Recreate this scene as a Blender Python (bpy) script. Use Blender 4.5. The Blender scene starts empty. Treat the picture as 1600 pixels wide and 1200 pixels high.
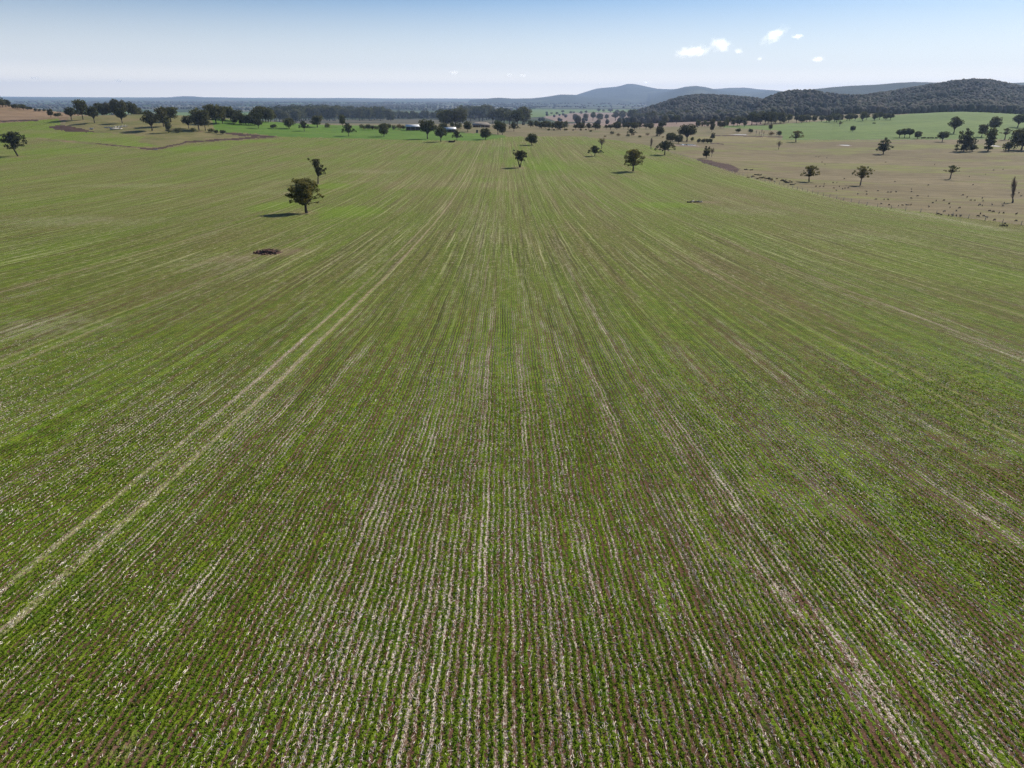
import bpy, math, random
import numpy as np
from mathutils import Matrix, Vector
R = math.radians
sc = bpy.context.scene
C = sc.collection

# ------------------------------------------------------------------ camera, light, sky
PITCH, YAW, ROLL = R(22.82), R(-0.64), R(0.22)
F = 1066.7                                   # focal length in photo pixels (1600 wide)
M3 = Matrix.Rotation(YAW, 3, 'Z') @ Matrix.Rotation(R(90) - PITCH, 3, 'X') @ Matrix.Rotation(ROLL, 3, 'Z')
cam = bpy.data.cameras.new('camera'); co = bpy.data.objects.new('camera', cam); C.objects.link(co)
cam.sensor_width = 36; cam.lens = 24; cam.clip_start = 0.5; cam.clip_end = 250000
co.matrix_world = M3.to_4x4(); sc.camera = co

SUN_EL, SUN_AZ = 36.0, 44.0                  # azimuth: degrees clockwise (to the right) from straight ahead
w = bpy.data.worlds.new('World'); sc.world = w; w.use_nodes = True
nt = w.node_tree; nt.nodes.clear()
sky = nt.nodes.new('ShaderNodeTexSky'); sky.sky_type = 'NISHITA'; sky.sun_disc = False
sky.sun_elevation = R(SUN_EL); sky.sun_rotation = R(SUN_AZ)
sky.altitude = 400; sky.air_density = 1.0; sky.dust_density = 0.5; sky.ozone_density = 2.6
bg = nt.nodes.new('ShaderNodeBackground'); SKY = 0.055
wo = nt.nodes.new('ShaderNodeOutputWorld')
tint = nt.nodes.new('ShaderNodeMix'); tint.data_type = 'RGBA'; tint.blend_type = 'MULTIPLY'; tint.inputs[0].default_value = 1.0
tint.inputs[7].default_value = (0.72, 0.87, 1.08, 1); nt.links.new(sky.outputs[0], tint.inputs[6])
bg.inputs[1].default_value = 1.0                 # strengths are set just before the two skies are blended
def wn(ty, **k):
    o = nt.nodes.new(ty)
    for a, b in k.items(): setattr(o, a, b)
    return o
sk = wn('ShaderNodeVectorMath', operation='SCALE'); sk.inputs['Scale'].default_value = SKY; nt.links.new(tint.outputs[2], sk.inputs[0])
gx = wn('ShaderNodeTexCoord'); sp = wn('ShaderNodeSeparateXYZ'); nt.links.new(gx.outputs['Generated'], sp.inputs[0])
mr = wn('ShaderNodeMapRange'); mr.inputs[1].default_value = 0.0; mr.inputs[2].default_value = .118; mr.inputs[3].default_value = .95; mr.inputs[4].default_value = 0.0; nt.links.new(sp.outputs[2], mr.inputs[0])
hm = wn('ShaderNodeMix', data_type='RGBA'); nt.links.new(mr.outputs[0], hm.inputs[0]); nt.links.new(sk.outputs[0], hm.inputs[6]); hm.inputs[7].default_value = (.71, .70, .69, 1)   # pale air over the far plain
mr2 = wn('ShaderNodeMapRange', interpolation_type='SMOOTHSTEP'); mr2.inputs[1].default_value = .002; mr2.inputs[2].default_value = .040; mr2.inputs[3].default_value = .6; mr2.inputs[4].default_value = 0.0; nt.links.new(sp.outputs[2], mr2.inputs[0])
h2 = wn('ShaderNodeMix', data_type='RGBA'); nt.links.new(mr2.outputs[0], h2.inputs[0]); nt.links.new(hm.outputs[2], h2.inputs[6]); h2.inputs[7].default_value = (1.22, 1.06, .80, 1)   # bright dusty rim just over the horizon
nt.links.new(h2.outputs[2], bg.inputs[0]); nt.links.new(bg.outputs[0], wo.inputs[0])
sl = bpy.data.lights.new('sun', 'SUN'); sl.energy = 3.8; sl.angle = R(0.53); sl.color = (1, 0.935, 0.80)
so = bpy.data.objects.new('sun', sl); C.objects.link(so)
sd = Vector((math.sin(R(SUN_AZ)) * math.cos(R(SUN_EL)), math.cos(R(SUN_AZ)) * math.cos(R(SUN_EL)), math.sin(R(SUN_EL))))
so.rotation_euler = sd.to_track_quat('Z', 'Y').to_euler()
sc.view_settings.view_transform = 'Standard'; sc.view_settings.look = 'None'
sc.view_settings.exposure = 0.68; sc.view_settings.gamma = 1.0
sc.cycles.max_bounces = 5; sc.cycles.diffuse_bounces = 2; sc.cycles.glossy_bounces = 2
sc.cycles.transparent_max_bounces = 12; sc.cycles.transmission_bounces = 3; sc.cycles.volume_bounces = 3
sc.cycles.sample_clamp_indirect = 2.0; sc.cycles.sample_clamp_direct = 8.0
sc.cycles.use_denoising = True; sc.cycles.denoiser = 'OPENIMAGEDENOISE'; sc.cycles.denoising_input_passes = 'RGB_ALBEDO_NORMAL'; sc.cycles.denoising_prefilter = 'NONE'

# ------------------------------------------------------------------ terrain function (camera eye is the origin)
rng = np.random.default_rng(7)
def vnoise(x, y, seed=0):
    xi = np.floor(x).astype(np.int64); yi = np.floor(y).astype(np.int64); fx = x - xi; fy = y - yi
    def h(a, b):
        n = (a * 374761393 + b * 668265263 + seed * 1442695041) & 0xffffffff
        n = ((n ^ (n >> 13)) * 1274126177) & 0xffffffff
        return ((n ^ (n >> 16)) & 0xffff) / 65535.0
    u = fx * fx * (3 - 2 * fx); v = fy * fy * (3 - 2 * fy)
    return (h(xi, yi) * (1 - u) + h(xi + 1, yi) * u) * (1 - v) + (h(xi, yi + 1) * (1 - u) + h(xi + 1, yi + 1) * u) * v
def fbm(x, y, seed=0, o=4):
    s = 0; a = 0.5
    for k in range(o):
        s = s + a * (vnoise(x, y, seed + k) - 0.5); x = x * 2.03; y = y * 2.03; a *= 0.5
    return s
def sstep(a, b, x):
    t = np.clip((x - a) / (b - a), 0, 1); return t * t * (3 - 2 * t)
BY = [0, 15, 25, 47, 70, 92, 114, 144, 200, 248, 370, 500, 640, 760, 850, 1000, 1300, 1800, 2500, 4000, 8000, 16000, 26000, 70000]
BZ = [-18.5, -19, -20, -22.4, -24.4, -26.2, -27.9, -30, -33.2, -35.8, -39.5, -39.8, -39.3, -38.8, -38.8, -40.5, -49, -64, -80, -95, -104, -86, -54, -54]
LG = np.linspace(0, math.log(70031), 900)
_b = np.interp(np.exp(LG) - 30 * 0, BY, BZ)
_k = np.exp(-0.5 * (np.arange(-24, 25) / 9.0) ** 2); _k /= _k.sum()
_b = np.convolve(np.pad(_b, 24, mode='edge'), _k, mode='valid')
def tcoef(px, py=150.0):
    a = (px - 800) / F; b = (600 - py) / F
    return a / (math.cos(PITCH) + b * math.sin(PITCH)) - math.tan(YAW)
def slope(py):
    return math.tan(math.atan((600 - py) / F) - PITCH)
def ridge(pts, Y, canopy=0.0):
    t = np.array([tcoef(p[0], p[1]) for p in pts])
    z = np.array([(slope(p[1] - (p[0] - 800) * math.tan(ROLL))) * Y - canopy for p in pts])
    tt = np.linspace(t[0] - .1, t[-1] + .1, 900)
    zz = np.interp(tt, t, z, left=-130, right=z[-1] if pts[-1][0] >= 1590 else -130)
    dt = tt[1] - tt[0]; s = max(1, int((0.006 if canopy else 0.0022) / dt)); k = np.exp(-0.5 * (np.arange(-3 * s, 3 * s + 1) / s) ** 2); k /= k.sum()
    zz = np.convolve(np.pad(zz, 3 * s, mode='edge'), k, mode='valid')
    return tt, zz
RIDGES = []   # (tt, zz, Y, front, back, kind)
def add_ridge(pts, Y, sf, sb, kind, canopy=0.0):
    tt, zz = ridge(pts, Y, canopy); RIDGES.append((tt, zz, Y, sf, sb, kind))
add_ridge([(985,175),(1012,169),(1030,163),(1055,154),(1085,149),(1120,150),(1160,152.5),(1185,155),(1200,158),(1230,166)], 2900, 560, 500, 1, 11)
add_ridge([(1170,166),(1195,156),(1210,149),(1235,143.5),(1265,142.5),(1295,146),(1320,150),(1345,151),(1370,150),(1390,160)], 2350, 420, 350, 1, 11)
add_ridge([(1300,162),(1330,154),(1360,150),(1400,143),(1440,136),(1480,130),(1500,127),(1520,125.5),(1545,126),(1570,130),(1600,136),(1660,145)], 2900, 750, 600, 1, 11)
add_ridge([(1225,154),(1245,144),(1262,140.5),(1300,136.5),(1330,134),(1370,132.5),(1400,130),(1430,128),(1470,129),(1500,131),(1560,131),(1600,129)], 7500, 1300, 1500, 2)
add_ridge([(1010,157),(1035,148),(1055,140.5),(1070,136),(1085,134),(1100,136),(1122,143),(1150,149),(1165,150),(1185,147),(1200,143),(1215,142.5),(1235,145),(1260,152)], 13000, 2200, 2200, 2)
add_ridge([(870,156),(895,149.5),(912,144),(930,138.5),(945,137),(960,136),(972,133.5),(978,131),(990,131.5),(1005,134.5),(1025,139),(1045,139.5),(1070,138.5),(1110,139.5),(1140,137.5),(1165,137),(1185,139.5),(1210,141),(1240,147)], 17000, 2500, 2500, 2)
add_ridge([(730,156),(755,154.5),(765,153.5),(778,152.5),(800,154),(830,153.5),(850,151.5),(875,147.5),(895,148),(920,152),(950,153),(985,156)], 13500, 1500, 1500, 2)
add_ridge([(235,154),(262,152.4),(285,150.2),(300,150.4),(330,152.8),(350,153.4),(365,153),(390,153.6),(420,154)], 21000, 2500, 2500, 2)
def zfun(X, Y):
    X = np.asarray(X, float); Y = np.asarray(Y, float)
    Yc = np.maximum(Y, 1.0)
    z = np.interp(np.log(Yc), LG, _b)
    def g(x0, y0, sx, sy): return np.exp(-0.5 * (((X - x0) / sx) ** 2 + ((Y - y0) / sy) ** 2))
    z = z + 17.5 * g(-420, 860, 125, 120)
    z = z + 42 * g(-880, 1050, 180, 165)
    z = z + fbm(X / 2600, Y / 2600, 15, 3) * 42 * sstep(14000, 24000, Y)
    z = z - 3.5 * sstep(110, 260, X) * sstep(60, 200, Y) * (1 - sstep(700, 1000, Y))
    z = z + 17 * g(880, 1400, 380, 240)
    z = z + 3.0 * g(-100, 950, 120, 90)
    t = X / Yc
    for tt, zz, Y0, sf, sb, kind in RIDGES:
        zr = np.interp(t, tt, zz)
        s = np.where(Y < Y0, sf, sb)
        wgt = np.exp(-0.5 * ((Y - Y0) / s) ** 2)
        rel = np.maximum(zr - z, 0)
        nz = 1 + (fbm(X / (s * .22), Y / (s * .22), 11) * 0.55) * (1 - wgt ** 6)
        z = z + rel * wgt * nz
    z = z + fbm(X / 90, Y / 90, 3, 3) * 1.0 * sstep(30, 400, Y) + fbm(X / 14, Y / 30, 5, 2) * 0.10
    return z
MI = np.array(M3)
def project(X, Y, Z):
    c = np.stack([X, Y, Z], -1) @ MI            # world -> camera (R^T v)
    d = np.maximum(-c[..., 2], 1e-3)
    return 800 + F * c[..., 0] / d, 600 - F * c[..., 1] / d, -c[..., 2]
YS = np.exp(np.linspace(math.log(8), math.log(26000), 5000))
def P(px, py):
    v = M3 @ Vector(((px - 800) / F, (600 - py) / F, -1)); t = v.x / v.y; s = v.z / v.y
    X = YS * t; zr = YS * s; zt = zfun(X, YS); below = np.nonzero(zr <= zt)[0]
    i = below[0] if len(below) else len(YS) - 1
    i = max(i, 1); a = zr[i-1] - zt[i-1]; b = zr[i] - zt[i]; k = a / (a - b) if a != b else 1
    y = YS[i-1] + (YS[i] - YS[i-1]) * min(max(k, 0), 1)
    return Vector((t * y, y, float(zfun(t * y, y))))
def on_ground(px, Y):
    a = tcoef(px, 190) ; x = a * Y
    return Vector((x, Y, float(zfun(x, Y))))
FWD = M3 @ Vector((0, 0, -1))
def metres(pix, p): return pix / F * p.dot(FWD)

# ------------------------------------------------------------------ helpers
def tag(o, label=None, cat=None, group=None, kind=None):
    if label: o['label'] = label
    if cat: o['category'] = cat
    if group: o['group'] = group
    if kind: o['kind'] = kind
    return o
def mesh(name, V, faces_list, mats=None, smooth=False):
    """faces_list: list of int arrays (n,k)"""
    V = np.asarray(V, np.float32); me = bpy.data.meshes.new(name)
    me.vertices.add(len(V)); me.vertices.foreach_set('co', V.ravel())
    fl = [np.asarray(f, np.int32) for f in faces_list if len(f)]
    nl = sum(f.size for f in fl); nf = sum(len(f) for f in fl)
    me.loops.add(nl); me.polygons.add(nf)
    me.loops.foreach_set('vertex_index', np.concatenate([f.ravel() for f in fl]))
    tot = np.concatenate([np.full(len(f), f.shape[1], np.int32) for f in fl])
    st = np.concatenate([[0], np.cumsum(tot)[:-1]]).astype(np.int32)
    me.polygons.foreach_set('loop_start', st)
    if smooth: me.polygons.foreach_set('use_smooth', np.ones(nf, bool))
    me.update(calc_edges=True)
    for m in (mats or []): me.materials.append(m)
    return me
def obj(name, me, parent=None, loc=None):
    o = bpy.data.objects.new(name, me); C.objects.link(o)
    if parent: o.parent = parent
    if loc is not None: o.location = loc
    return o
def empty(name, loc, rz=0.0, scale=(1, 1, 1)):
    o = bpy.data.objects.new(name, None); C.objects.link(o); o.location = loc
    o.rotation_euler = (0, 0, rz); o.scale = scale; o.empty_display_size = 0.5
    return o
class MB:
    def __init__(s): s.v = []; s.q = []; s.t = []; s.n = 0
    def add(s, V, q=(), t=()):
        V = np.asarray(V, float).reshape(-1, 3); s.v.append(V)
        if len(q): s.q.append(np.asarray(q) + s.n)
        if len(t): s.t.append(np.asarray(t) + s.n)
        s.n += len(V)
    def box(s, c, d, rz=0.0, taper=1.0, rx=0.0):
        c = np.array(c, float); d = np.array(d, float) / 2
        P_ = np.array([[-1,-1,-1],[1,-1,-1],[1,1,-1],[-1,1,-1],[-1,-1,1],[1,-1,1],[1,1,1],[-1,1,1]], float)
        P_[4:, :2] *= taper; P_ *= d
        ca, sa = math.cos(rx), math.sin(rx); P_ = P_ @ np.array([[1,0,0],[0,ca,-sa],[0,sa,ca]]).T
        ca, sa = math.cos(rz), math.sin(rz); P_ = P_ @ np.array([[ca,-sa,0],[sa,ca,0],[0,0,1]]).T
        s.add(P_ + c, [[0,3,2,1],[4,5,6,7],[0,1,5,4],[1,2,6,5],[2,3,7,6],[3,0,4,7]])
    def tube(s, pts, rads, n=6, cap=True):
        pts = [np.array(p, float) for p in pts]; rings = []
        for i, p in enumerate(pts):
            d = pts[min(i+1, len(pts)-1)] - pts[max(i-1, 0)]; d /= (np.linalg.norm(d) + 1e-9)
            u = np.cross(d, [0.31, 0.9, 0.17]); u /= (np.linalg.norm(u) + 1e-9); v = np.cross(d, u)
            for k in range(n):
                a = 2 * math.pi * k / n; rings.append(p + rads[i] * (math.cos(a) * u + math.sin(a) * v))
        q = [[i*n+k, i*n+(k+1) % n, (i+1)*n+(k+1) % n, (i+1)*n+k] for i in range(len(pts)-1) for k in range(n)]
        b = len(rings); t = []
        if cap:
            rings.append(pts[0]); rings.append(pts[-1]); L = (len(pts)-1)*n
            t = [[b, (k+1) % n, k] for k in range(n)] + [[b+1, L+k, L+(k+1) % n] for k in range(n)]
        s.add(rings, q, t)
    def mesh(s, name, mats, smooth=False):
        V = np.concatenate(s.v); fl = []
        if s.q: fl.append(np.concatenate(s.q))
        if s.t: fl.append(np.concatenate(s.t))
        return mesh(name, V, fl, mats, smooth)

class N:
    """tiny node builder"""
    def __init__(s, name):
        s.m = bpy.data.materials.new(name); s.m.use_nodes = True; s.t = s.m.node_tree; s.t.nodes.clear()
        s.out = s.t.nodes.new('ShaderNodeOutputMaterial')
    def n(s, ty, **kw):
        o = s.t.nodes.new(ty)
        for k, v in kw.items(): setattr(o, k, v)
        return o
    def L(s, a, b): s.t.links.new(a, b)
    def val(s, sock, v):
        if hasattr(v, 'is_output') or isinstance(v, bpy.types.NodeSocket): s.L(v, sock)
        else: sock.default_value = v
    def math(s, op, a, b=0.0, c=None, clamp=False):
        o = s.n('ShaderNodeMath', operation=op, use_clamp=clamp); s.val(o.inputs[0], a); s.val(o.inputs[1], b)
        if c is not None: s.val(o.inputs[2], c)
        return o.outputs[0]
    def pos(s):
        return s.n('ShaderNodeNewGeometry').outputs['Position']
    def sep(s, v):
        o = s.n('ShaderNodeSeparateXYZ'); s.L(v, o.inputs[0]); return o.outputs
    def comb(s, x, y, z=0.0):
        o = s.n('ShaderNodeCombineXYZ'); s.val(o.inputs[0], x); s.val(o.inputs[1], y); s.val(o.inputs[2], z); return o.outputs[0]
    def noise(s, vec, scale=1.0, det=2.0, rough=0.5, dist=0.0):
        o = s.n('ShaderNodeTexNoise'); s.L(vec, o.inputs['Vector']); o.inputs['Scale'].default_value = scale
        o.inputs['Detail'].default_value = det; o.inputs['Roughness'].default_value = rough; o.inputs['Distortion'].default_value = dist
        return o.outputs[0]
    def ramp(s, f, a, b):      # smooth 0..1
        o = s.n('ShaderNodeMapRange', interpolation_type='SMOOTHSTEP'); s.val(o.inputs[0], f); s.val(o.inputs[1], a); s.val(o.inputs[2], b)
        return o.outputs[0]
    def mix(s, f, a, b, mode='MIX'):
        o = s.n('ShaderNodeMix', data_type='RGBA', blend_type=mode)
        s.val(o.inputs[0], f)
        for i, v in ((6, a), (7, b)):
            if isinstance(v, (tuple, list)): o.inputs[i].default_value = (*v, 1)
            else: s.L(v, o.inputs[i])
        return o.outputs[2]
    def attr(s, name):
        return s.n('ShaderNodeAttribute', attribute_name=name)
    def bsdf(s, col, rough=0.9, bump=None, bstr=0.5, bdist=0.05, spec=0.15, metal=0.0, translucent=0.0):
        o = s.n('ShaderNodeBsdfPrincipled')
        if isinstance(col, (tuple, list)): o.inputs['Base Color'].default_value = (*col, 1)
        else: s.L(col, o.inputs['Base Color'])
        s.val(o.inputs['Roughness'], rough); o.inputs['Specular IOR Level'].default_value = spec; o.inputs['Metallic'].default_value = metal
        if bump is not None:
            b = s.n('ShaderNodeBump'); b.inputs['Strength'].default_value = bstr; b.inputs['Distance'].default_value = bdist
            s.L(bump, b.inputs['Height']); s.L(b.outputs[0], o.inputs['Normal'])
        r = o.outputs[0]
        if translucent:
            tr = s.n('ShaderNodeBsdfTranslucent')
            if isinstance(col, (tuple, list)): tr.inputs[0].default_value = (*col, 1)
            else: s.L(col, tr.inputs[0])
            mx = s.n('ShaderNodeMixShader'); mx.inputs[0].default_value = translucent
            s.L(r, mx.inputs[1]); s.L(tr.outputs[0], mx.inputs[2]); r = mx.outputs[0]
        s.L(r, s.out.inputs[0]); return s.m

# ------------------------------------------------------------------ ground materials
GREEN = (0.070, 0.140, 0.010); GREEN2 = (0.175, 0.235, 0.018); STRAW = (0.50, 0.41, 0.35); SOIL = (0.125, 0.060, 0.045)
TRACKS = [(-20.0, .24, .62), (-22.0, .22, .52), (36.0, .2, .3), (38.1, .2, .2), (8.6, .12, -.8), (10.4, .12, .2), (6.1, .12, -.4), (-47, .3, .3), (-49.2, .25, .2), (-74, .3, .3), (-16.2, .15, -.5), (52, .25, .25), (66, .3, .2), (88, .3, .2), (-3.2, .10, .2), (13.5, .14, -.6), (18.0, .12, .2), (-8.3, .12, -.7), (21.5, .14, -.4), (29, .14, -.5), (-27, .16, -.5), (-33, .16, -.4)]
WOB = [(.045, .23, .09, 0), (.025, .71, .31, 1.3), (.018, 1.9, 1.1, 2.1), (.012, 4.3, 2.3, .4)]
def wob_np(X, Y): return sum(a * np.sin(Y * b + X * c + d) for a, b, c, d in WOB)
def crop_material():
    m = N('crop_rows'); p = m.pos(); X, Y, Z = m.sep(p)
    MU = lambda a, b: m.math('MULTIPLY', a, b)
    AD = lambda a, b: m.math('ADD', a, b)
    C_ = lambda n, k: MU(m.math('SUBTRACT', n, .5), k)          # centred noise times k
    wob = None
    for am, fy_, fx_, ph in WOB:
        k = MU(m.math('SINE', AD(AD(MU(Y, fy_), MU(X, fx_)), ph)), am); wob = k if wob is None else AD(wob, k)
    Xw = AD(X, wob); u = m.math('DIVIDE', Xw, 0.30); fr = m.math('FRACT', u); idx = m.math('FLOOR', u)
    d = m.math('ABSOLUTE', MU(m.math('SUBTRACT', fr, .5), 2.0))                 # 0 on the seed line, 1 midway
    n1 = m.noise(p, 7.5, 3, .65); n1b = m.noise(m.comb(X, MU(Y, .45)), 1.5, 5, .7)
    ln0 = m.noise(m.comb(MU(idx, 3.71), MU(Y, .055)), 1.0, 3, .65)              # single rows
    ln1 = m.noise(m.comb(MU(Xw, 1.7), MU(Y, .010)), 1.0, 3, .75)                # half metre lines
    ln2 = m.noise(m.comb(AD(MU(Xw, .36), 40.0), MU(Y, .005)), 1.0, 3, .65)      # machine-width bands
    ln3 = m.noise(m.comb(AD(MU(Xw, .085), 7.3), MU(Y, .004)), 1.0, 2, .5)
    patch = m.noise(m.comb(X, MU(Y, .5)), .026, 5, .62)
    lush = m.attr('cover'); lr = m.sep(lush.outputs['Vector'])
    cov = AD(AD(C_(ln1, 1.9), C_(ln2, 1.1)), AD(C_(patch, 1.3), C_(n1b, 2.0)))
    cov = AD(cov, MU(lr[0], 1.1))
    g = AD(AD(m.math('SUBTRACT', 0.63, MU(d, .90)), C_(n1, 3.6)), cov); gm = m.ramp(g, -.15, .35)
    n2 = m.noise(m.comb(MU(X, 24.0), MU(Y, 7.0)), 1.0, 3, .7)
    ctr = m.math('SUBTRACT', 1.0, m.ramp(m.math('ABSOLUTE', AD(X, 3.0)), 4.0, 16.0))
    st = AD(AD(C_(ln0, 4.2), C_(n2, 4.2)), AD(C_(ln3, 1.6), MU(lr[2], .9)))
    st = AD(st, AD(MU(ctr, .28), C_(n1b, 2.4))); sm = m.ramp(st, .26, .80)
    trk = None; dark = None
    for x0, wd, amt in TRACKS:
        k = m.math('ABSOLUTE', m.math('SUBTRACT', Xw, x0)); k = MU(m.math('SUBTRACT', 1.0, m.ramp(k, wd * .5, wd * 1.5)), abs(amt))
        if amt > 0: trk = k if trk is None else m.math('MAXIMUM', trk, k)
        else: dark = k if dark is None else m.math('MAXIMUM', dark, k)
    brk = m.noise(m.comb(X, MU(Y, .4)), .05, 4, .7)
    trn = MU(MU(trk, m.ramp(m.noise(p, 1.4, 4, .75), .30, .58)), m.math('SUBTRACT', 1.0, MU(m.ramp(brk, .48, .62), .5)))
    soil = m.mix(m.ramp(m.noise(p, 12, 4, .8), .3, .7), (0.045, .023, .015), (.170, .092, .060))
    strawc = m.mix(m.ramp(m.noise(p, 8.0, 4, .75), .32, .66), (.26, .17, .125), (.74, .66, .56))
    bare = m.mix(sm, soil, strawc)
    gc = m.mix(m.ramp(m.noise(p, 1.1, 4, .7), .3, .7), GREEN, GREEN2)
    gc = m.mix(MU(m.ramp(n1, .60, .78), .6), gc, (.27, .29, .05))
    col = m.mix(gm, bare, gc)
    # from farther off the rows close up: stubble, soil and leaf blend in lines, bands and mottling
    fade = m.ramp(Y, 30, 150); f2 = m.ramp(Y, 90, 420)
    mot = m.noise(m.comb(MU(Xw, 1.1), MU(Y, .42)), 1.0, 7, .85)
    mot2 = m.noise(m.comb(AD(MU(Xw, 1.3), 33.0), MU(Y, .40)), 1.0, 7, .85)
    mix_ = AD(AD(C_(ln2, 1.0), C_(patch, 1.1)), AD(C_(ln3, .6), C_(ln1, 1.3)))
    mix_ = AD(mix_, MU(lr[0], .6))
    base = m.mix(m.ramp(mix_, -.32, .32), (.185, .166, .052), (.138, .196, .018))
    col = m.mix(MU(fade, .48), col, base)
    col = m.mix(MU(MU(fade, m.ramp(ln1, .55, .66)), .60), col, (.47, .42, .24))
    col = m.mix(MU(MU(fade, m.math('SUBTRACT', 1.0, m.ramp(ln1, .34, .46))), .62), col, (.050, .050, .012))
    ln4 = m.noise(m.comb(AD(MU(Xw, .75), 11.0), MU(Y, .0045)), 1.0, 3, .7)
    spk = m.math('SUBTRACT', .70, MU(m.ramp(Y, 140, 420), .42))
    col = m.mix(MU(MU(f2, m.ramp(ln4, .53, .64)), .55), col, (.33, .29, .15))
    col = m.mix(MU(MU(f2, m.math('SUBTRACT', 1.0, m.ramp(ln4, .37, .47))), .55), col, (.085, .105, .018))
    col = m.mix(MU(MU(fade, m.ramp(mot, .52, .66)), spk), col, (.52, .45, .30))
    col = m.mix(MU(MU(fade, m.ramp(mot2, .51, .64)), spk), col, (.034, .040, .008))
    far = m.mix(m.ramp(mix_, -.30, .34), (.240, .212, .095), (.160, .212, .040))
    col = m.mix(MU(f2, .35), col, far)
    grv = m.noise(m.comb(MU(idx, 5.31), MU(Y, .022)), 1.0, 2, .6)
    grv = MU(MU(m.ramp(d, .35, .85), m.ramp(grv, .50, .60)), m.math('SUBTRACT', 1.0, m.ramp(Y, 120, 320)))
    col = m.mix(MU(MU(grv, m.ramp(Y, 25, 55)), .78), col, (.028, .036, .010))
    col = m.mix(trn, col, (.50, .38, .26))
    col = m.mix(MU(MU(dark, m.ramp(m.noise(p, .35, 3, .6), .30, .50)), .8), col, (.050, .045, .018))
    # mapped ground cover: lush, bare red earth, litter
    col = m.mix(MU(lr[0], .42), col, (.125, .195, .020))
    col = m.mix(MU(lr[1], AD(.35, MU(m.ramp(mot2, .42, .6), .45))), col, (.29, .175, .145))
    col = m.mix(MU(lr[2], MU(m.ramp(mot, .44, .60), .5)), col, (.46, .40, .27))
    h = AD(MU(gm, AD(n1, .4)), MU(sm, MU(n2, .5)))
    return m.bsdf(col, .95, h, .8, .10, spec=.06)
def grass_material(name, a, b, c=None, sc1=.02, sc2=.4, stretch=1.0, bump=.3, cth=(.55, .7)):
    m = N(name); p = m.pos(); X, Y, Z = m.sep(p); q = m.comb(m.math('MULTIPLY', X, stretch), Y)
    f = m.math('ADD', m.math('MULTIPLY', m.noise(q, sc1, 5, .62), .6), m.math('MULTIPLY', m.noise(q, sc2, 4, .7), .4))
    col = m.mix(m.ramp(f, .38, .62), a, b)
    if c: col = m.mix(m.ramp(m.noise(q, sc1 * 1.7, 5, .7, .6), *cth), col, c)
    st_ = m.noise(m.comb(m.math('MULTIPLY', X, .05), m.math('MULTIPLY', Y, .16)), 1.0, 5, .7)
    col = m.mix(m.math('MULTIPLY', m.ramp(st_, .44, .60), .55), col, m.mix(.55, col, (.05, .04, .03)))
    tf = m.noise(m.comb(m.math('MULTIPLY', X, .55), m.math('MULTIPLY', Y, .3)), 1.0, 5, .8)
    col = m.mix(m.math('MULTIPLY', m.ramp(tf, .60, .70), .55), col, m.mix(.7, col, (.03, .035, .02)))
    col = m.mix(m.math('MULTIPLY', m.math('SUBTRACT', 1.0, m.ramp(tf, .30, .42)), .35), col, m.mix(.5, col, (.5, .45, .3)))
    n = m.noise(p, 1.6, 3, .7); col = m.mix(.5, col, m.mix(n, (.25, .25, .25), (.8, .8, .8)), 'OVERLAY')
    return m.bsdf(col, .95, n, bump, .5, spec=.08)
def plain_material():
    m = N('far_plain_fields'); p = m.pos(); X, Y, Z = m.sep(p); q = m.comb(m.math('MULTIPLY', X, 1.0), m.math('MULTIPLY', Y, .55))
    vo = m.n('ShaderNodeTexVoronoi', feature='F1', distance='CHEBYCHEV'); m.L(q, vo.inputs['Vector']); vo.inputs['Scale'].default_value = .0016
    vo.inputs['Randomness'].default_value = .8
    c1, c2, c3 = m.sep(vo.outputs['Color'])
    col = m.mix(m.ramp(c1, .35, .6), (.070, .095, .045), (.125, .110, .080))
    col = m.mix(m.ramp(c2, .62, .7), col, (.06, .14, .035))
    col = m.mix(m.ramp(c3, .74, .8), col, (.20, .18, .14))
    wd = m.noise(m.comb(m.math('MULTIPLY', X, .30), Y), .0011, 5, .68)
    col = m.mix(m.ramp(wd, .46, .53), col, (.028, .040, .022))
    col = m.mix(m.math('MULTIPLY', m.ramp(m.noise(m.comb(m.math('MULTIPLY', X, .5), Y), .011, 4, .7), .54, .6), .75), col, (.035, .05, .022))
    return m.bsdf(col, .95, spec=.05)
def hill_material():
    m = N('hill_ground'); p = m.pos()
    f = m.noise(p, .006, 5, .65); n = m.noise(p, .09, 4, .7)
    col = m.mix(m.ramp(f, .60, .68), (.055, .062, .032), (.19, .19, .09))
    col = m.mix(.6, col, m.mix(n, (.2, .2, .2), (.8, .8, .8)), 'OVERLAY')
    return m.bsdf(col, .95, n, .6, 6.0, spec=.05)
def mountain_material():
    m = N('mountain_forest'); p = m.pos(); n = m.noise(p, .012, 6, .75); f = m.noise(p, .0012, 4, .6)
    col = m.mix(m.ramp(f, .58, .66), (.040, .052, .030), (.09, .10, .05)); col = m.mix(.5, col, m.mix(n, (.2, .2, .2), (.8, .8, .8)), 'OVERLAY')
    return m.bsdf(col, .95, n, .8, 30.0, spec=.03)
def simple(name, a, b, scale, bump=.4, bd=.1, rough=.9, **k):
    m = N(name); p = m.n('ShaderNodeTexCoord').outputs['Object']; n = m.noise(p, scale, 4, .65)
    return m.bsdf(m.mix(m.ramp(n, .3, .7), a, b), rough, n, bump, bd, **k)
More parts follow.
